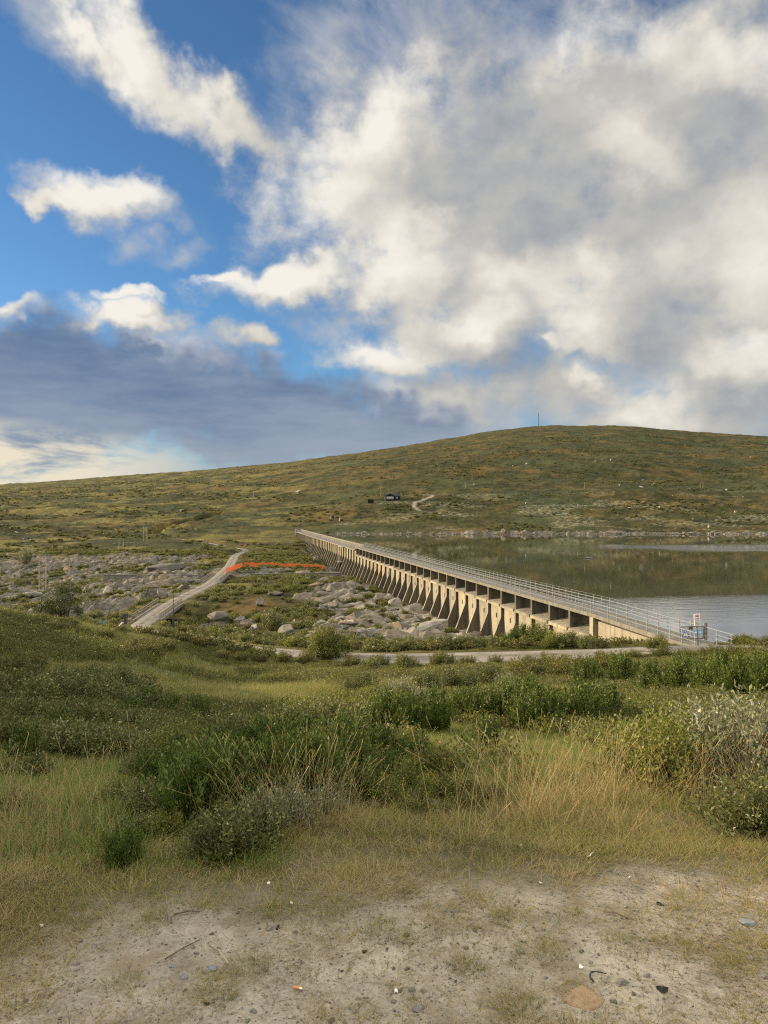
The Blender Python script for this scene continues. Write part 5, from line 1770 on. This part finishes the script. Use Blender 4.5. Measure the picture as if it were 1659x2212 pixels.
rock_px('pale_slab', 398, 1272, 44, 'pale lit slab below the long rock hump', 'rock slab', Y=172, rz=0.7)
rock_px('boulder', 348, 1300, 36, 'dark blocky outcrop behind the banded mast', 'outcrop', Y=150, sink=0.0, squash=1.25)
rock_px('boulder', 352, 1285, 26, 'upper block of the dark outcrop behind the banded mast', 'outcrop', Y=154, sink=-0.5)
rock_px('grey_slab', 365, 1238, 110, 'dark overhanging rock face among the left rocks', 'rock slab', Y=222, rz=0.2, sink=0.1)
rock_px('pale_boulder', 277, 1292, 22, 'round pale boulder lying on the left river rocks', Y=163)
rock_px('pale_boulder', 233, 1290, 40, 'whitish smooth boulder among the left river rocks', Y=168)
rock_px('grey_slab', 1270, 1206.5, 42, 'low pale rock showing above the lake surface', Y=196, z=WATER_Z - 0.25, squash=0.5, sink=0.0, rz=0.1)
rock_px('pale_slab', 72, 1287, 56, 'whitish flat rock at the water left of the round willow', 'rock slab', Y=176, rz=0.1, sink=0.25)
for px, py, w, lb in ((930, 1745, 44, 'pale lichened rock half hidden in the grass below the thicket'), (1128, 1748, 40, 'grey mossy stone in the tall grass right of the pale rock'),
                      (1250, 1688, 50, 'flat reddish stone at the edge of the green hollow'), (1005, 1770, 24, 'small stone sunk in the grass between two rocks'), (398, 1442, 22, 'pale boulder on the meadow below the road bend'),
                      (352, 1436, 14, 'little stone left of the pale meadow boulder'), (330, 1418, 10, 'small upright stone on the left meadow'), (640, 1436, 14, 'small grey stone by the verge bushes')):
    rock_px('pale_boulder' if 'pale' in lb else 'boulder', px, py, w, lb, 'stone', sink=0.35)

# the ribs below the dam and the left river rocks
g = np.random.default_rng(61)


def fill(n, u0, u1, Y0, Y1, kinds, probs, s0, s1, label, group, cat, az=0.52, seed=1):
    g = np.random.default_rng(seed)
    done = 0
    tries = 0
    while done < n and tries < 60:
        tries += 1
        m = 200
        Y = g.uniform(Y0, Y1, m)
        X = (g.uniform(u0, u1, m) - CX) / F_PX * Y
        s, nn = dam_coords(X, Y)
        rd, _, _ = road_dist(X, Y)
        ok = (rock_mask(X, Y) > 0.5) & (nn > 0.8) & (rd > 3.5)
        for x, y in zip(X[ok], Y[ok]):
            if done >= n: break
            kd = kinds[int(g.choice(len(kinds), p=probs))]
            sz = s0 * math.exp(abs(g.normal(0, 0.55))) if g.random() < .75 else s1 * g.uniform(.6, 1.1)
            slab = 'slab' in kd
            rock(kd, x, y, sz, label, cat, group, sink=0.55 if slab else 0.4, rz=az + g.normal(0, .25) if slab else None, tilt=(g.normal(0.22, .12), g.normal(-.12, .1)) if slab else None)
            done += 1


fill(45, 640, 1010, 92, 150, ['rock_slab', 'grey_slab', 'boulder'], [.5, .3, .2], 0.5, 1.7, 'brownish rock slab on the slope below the dam', 'slabs below the dam', 'rock slab', seed=2)
fill(95, 660, 1080, 88, 116, ['pale_slab', 'rock_slab', 'pale_boulder'], [.55, .3, .15], 0.55, 1.5, 'bleached rock at the foot of the near buttresses', 'bleached rocks at the dam toe', 'rock', seed=3)
fill(34, 600, 860, 140, 215, ['rock_slab', 'grey_slab'], [.4, .6], 0.6, 1.8, 'grey rock slab beside the middle of the dam', 'slabs by the middle of the dam', 'rock slab', seed=4)
fill(34, -30, 420, 125, 300, ['grey_slab', 'pale_slab', 'boulder', 'rock_slab'], [.56, .06, .30, .08], 0.55, 2.2, 'weathered grey rock slab in the river bed at left', 'slabs of the left river bed', 'rock slab', az=0.4, seed=5)
fill(50, 440, 740, 100, 132, ['boulder', 'grey_slab', 'pale_boulder'], [.6, .25, .15], 0.45, 1.3, 'grey boulder along the stream below the near bridge', 'boulders along the stream', 'boulder', seed=6)
fill(40, 500, 745, 195, 228, ['boulder', 'grey_slab'], [.6, .4], 0.6, 1.3, 'dark boulder in the old channel before the dam', 'boulders of the old channel', 'boulder', seed=7)

# boulders along the far shore
g = np.random.default_rng(62)
for k in range(230):
    px = g.uniform(690, 1700)
    Y = np.linspace(385, 430, 200)
    X = (px - CX) / F_PX * Y
    zz = height(X, Y)
    i = int(np.argmax(zz > WATER_Z - 0.15))
    y = Y[i] + abs(g.normal(0, 1.6))
    rock('boulder' if g.random() < .85 else 'pale_boulder', (px - CX) / F_PX * y, y, 0.28 * math.exp(abs(g.normal(0, .75))), 'grey boulder along the far lake shore', 'boulder', 'boulders along the far shore', sink=0.2)
# boulders strewn over the heath
spots = [(z[0] * .422 / 1.8228, (1850 + z[1] * .422) / 1.8228, z[2] * .2315) for z in ((1205, 495, 40), (725, 512, 25), (155, 595, 40), (215, 652, 30), (285, 668, 38), (165, 742, 36), (75, 810, 60), (370, 775, 30), (970, 742, 40), (1075, 695, 24), (1150, 715, 34), (40, 775, 22), (235, 700, 22), (1180, 790, 40), (880, 575, 20), (1285, 462, 20), (510, 745, 26), (40, 520, 16))]
spots += [((2000 + z[0] * .617) / 1.8228, (1600 + z[1] * .617) / 1.8228, z[2] * .3385) for z in ((605, 345, 40), (655, 347, 18), (120, 373, 24), (115, 624, 20), (450, 643, 22), (665, 638, 28), (830, 645, 26), (775, 657, 20), (970, 650, 26), (850, 522, 36), (675, 549, 16), (1180, 727, 16), (1280, 778, 30), (1450, 680, 22), (995, 466, 14), (860, 477, 20), (1050, 580, 12), (535, 662, 12), (175, 610, 12), (700, 700, 20), (1500, 583, 12), (1130, 257, 12), (840, 162, 16), (1160, 530, 20), (560, 355, 20), (865, 622, 30), (1547, 327, 14), (30, 384, 12))]
for px, py, w in spots:
    rock_px('pale_boulder' if RNG.random() < .75 else 'boulder', px, py, max(2.6, w), 'pale boulder lying on the open heath', 'boulder', 'boulders strewn over the heath', sink=0.15)
for k in range(45):
    px, py = RNG.uniform(0, 1659), RNG.uniform(1040, 1150)
    p = hit(px, py)
    if p.y < 1500 and p.y > 300 and dam_coords(np.array([p.x]), np.array([p.y]))[0][0] > -1e9:
        rock('pale_boulder' if RNG.random() < .25 else 'boulder', p.x, p.y, 0.5 * math.exp(abs(RNG.normal(0, .6))), 'pale boulder lying on the open heath', 'boulder', 'boulders strewn over the heath', sink=0.2)


# ------------------------------------------------------------------ small things on the gravel
def flat_stone(px, py, w, hgt, mat, label, seed, cat='stone'):
    p = hit(px, py)
    r = w / F_PX * p.y / 2
    o = link('flat_stone', rock_mesh('flat_stone', seed, M[mat], (1, 0.62, hgt), 14, 0.03))
    o.location = (p.x, p.y, p.z + r * hgt * 0.15)
    o.scale = (r, r * 1.3, r)
    o.rotation_euler = (0, 0, seed * 0.7)
    return tag(o, label, cat)


M['slate'] = material('blue_grey_stone', mat_boulder((0.30, 0.33, 0.36), (0.27, 0.29, 0.31)))
M['coal'] = material('black_slag', mat_boulder((0.035, 0.033, 0.035), (0.03, 0.03, 0.03)))
M['ochre_stone'] = material('ochre_stone', mat_boulder((0.40, 0.29, 0.18), (0.33, 0.22, 0.14)))
M['filter'] = material('orange_filter_paper', mat_plain((0.62, 0.27, 0.07), 0.8, 0, 0.15, 20))
M['paper'] = material('white_paper', mat_plain((0.75, 0.74, 0.70), 0.8, 0, 0.06, 20))
M['rubber'] = material('black_rubber', mat_plain((0.02, 0.02, 0.022), 0.6, 0, 0.2, 20))
flat_stone(371, 2090, 20, 0.32, 'slate', 'small blue-grey stone at left, smallest of three set in the gravel', 1)
flat_stone(399, 2111, 32, 0.28, 'slate', 'grey stone with worn face, lowest of the three set in the gravel', 2)
flat_stone(457, 2093, 32, 0.36, 'slate', 'light blue-grey stone, rightmost of the three set in the gravel', 3)
flat_stone(1270, 2157, 120, 0.14, 'ochre_stone', 'wide flat ochre stone half buried in the gravel', 4)
flat_stone(1618, 1996, 52, 0.16, 'slate', 'pale grey flat stone at the right edge of the gravel', 5)
flat_stone(1432, 2140, 40, 0.16, 'coal', 'dark flat stone sunk in the gravel right of the ochre stone', 6)
flat_stone(786, 2056, 16, 0.4, 'coal', 'small dark round stone in the middle of the gravel', 7)
flat_stone(1425, 1955, 20, 0.5, 'coal', 'black charred lump in the dry grass at right', 8)
flat_stone(446, 2172, 16, 0.5, 'coal', 'small black stone near the bottom edge at left', 9)
flat_stone(1352, 1962, 13, 0.7, 'boulder_pale', 'small white stone in the dry grass at right', 10)
o = flat_stone(600, 2008, 17, 1.0, 'coal', 'black upright shard standing in the gravel left of centre', 11, 'shard')


def litter(name, px, py, parts, label, cat, rz=0.0):
    p = hit(px, py)
    g = empty(name, (p.x, p.y, p.z + 0.004), rz)
    tag(g, label, cat)
    for nm, mb, mt in parts:
        mb.build(nm, mt, g)
    return g


litter('cigarette_butt', 643, 2141, [('filter', MB().tube([(-0.016, 0, 0.004), (0.007, 0, 0.004)], 0.0042, 10), M['filter']), ('paper_end', MB().tube([(0.0072, 0, 0.004), (0.017, 0, 0.005)], 0.004, 10), M['paper'])],
       'orange cigarette butt lying on the gravel', 'cigarette butt', -0.3)


def curl(px, py, pts, r, mat, name, label, cat):
    p = hit(px, py)
    g = tag(MB().tube(pts, r, 6, r * 0.5).build(name, mat, None, True), label, cat)
    g.location = (p.x, p.y, p.z + 0.006)
    return g


curl(1290, 2113, [(-0.02, -0.025, 0), (-0.028, -0.01, 0.004), (-0.018, 0.012, 0.008), (0.0, 0.018, 0.006), (0.035, 0.014, 0.002)], 0.0035, M['rubber'], 'rubber_strip', 'curled black strip on the gravel right of centre', 'strip')
for i, (px, py, ln, a, lb) in enumerate(((468, 2062, .085, 2.3, 'pale bent straw on the gravel above the three stones'), (395, 2055, .075, .9, 'dark thin twig beside the three stones'), (405, 1976, .05, .2, 'short reddish twig at the grass edge left of centre'),
                                         (1330, 1980, .05, -.6, 'dark twig in the dry grass at right'))):
    d = Vector((math.cos(a), math.sin(a), 0)) * ln
    curl(px, py, [tuple(-d), (0.006, 0.004, 0.006), tuple(d)], 0.0028, M['wood_pole'] if i == 0 else M['bark'], 'twig', lb, 'twig')
for i, (px, py, lb) in enumerate(((580, 1913, 'white paper scrap standing at the grass edge left of centre'), (90, 2004, 'white scrap on the gravel at far left'), (630, 1955, 'thin white scrap in the dry grass left of centre'), (1168, 1911, 'white cylinder scrap in the grass right of centre'),
                                  (1360, 1900, 'white crumb in the grass above the charred lump'), (1275, 1852, 'bluish white torn wrapper in the grass at right'), (1125, 1830, 'little white scrap in the grass below the mossy stone'), (1255, 2094, 'pale flat scrap on the gravel above the curled strip'), (855, 2146, 'pale scrap on the gravel near the bottom centre'))):
    rnd = random.Random(i)
    w, h = (0.026, 0.010) if 'wrapper' in lb else (0.006, 0.008)
    m = MB()
    n = 5
    vs = []
    for k in range(n):
        x = -w + 2 * w * k / (n - 1)
        vs += [(x, -h * 0.6, rnd.uniform(0, h * .7)), (x + rnd.uniform(-.002, .002), h * 0.6, h * rnd.uniform(0.6, 1.6))]
    m.add(vs, [(2 * k, 2 * k + 2, 2 * k + 3, 2 * k + 1) for k in range(n - 1)])
    p = hit(px, py)
    o = tag(m.build('paper_scrap', M['paper'] if i != 5 else M['white']), lb, 'litter')
    md = o.modifiers.new('thickness', 'SOLIDIFY'); md.thickness = 0.0015
    o.location = (p.x, p.y, p.z + 0.004)
    o.rotation_euler = (0, 0, i * 0.8)

# the dead root below the thicket
p = hit(795, 1755)
g_ = empty('dead_root', (p.x, p.y, p.z))
tag(g_, 'grey weathered dead juniper root below the central thicket', 'root')
rnd = random.Random(12)
for k in range(11):
    a, e = rnd.uniform(-0.4, 3.4), rnd.uniform(0.1, 1.1)
    d = Vector((math.cos(a) * math.cos(e), -0.3 * math.sin(a), math.sin(e)))
    L = rnd.uniform(0.07, 0.18)
    q1 = d * L * 0.5 + Vector((rnd.uniform(-.04, .04), 0, rnd.uniform(-.02, .05)))
    MB().tube([(0, 0, 0.0), tuple(q1), tuple(d * L)], 0.008, 6, 0.002).build('branch', M['bark'], g_, True)
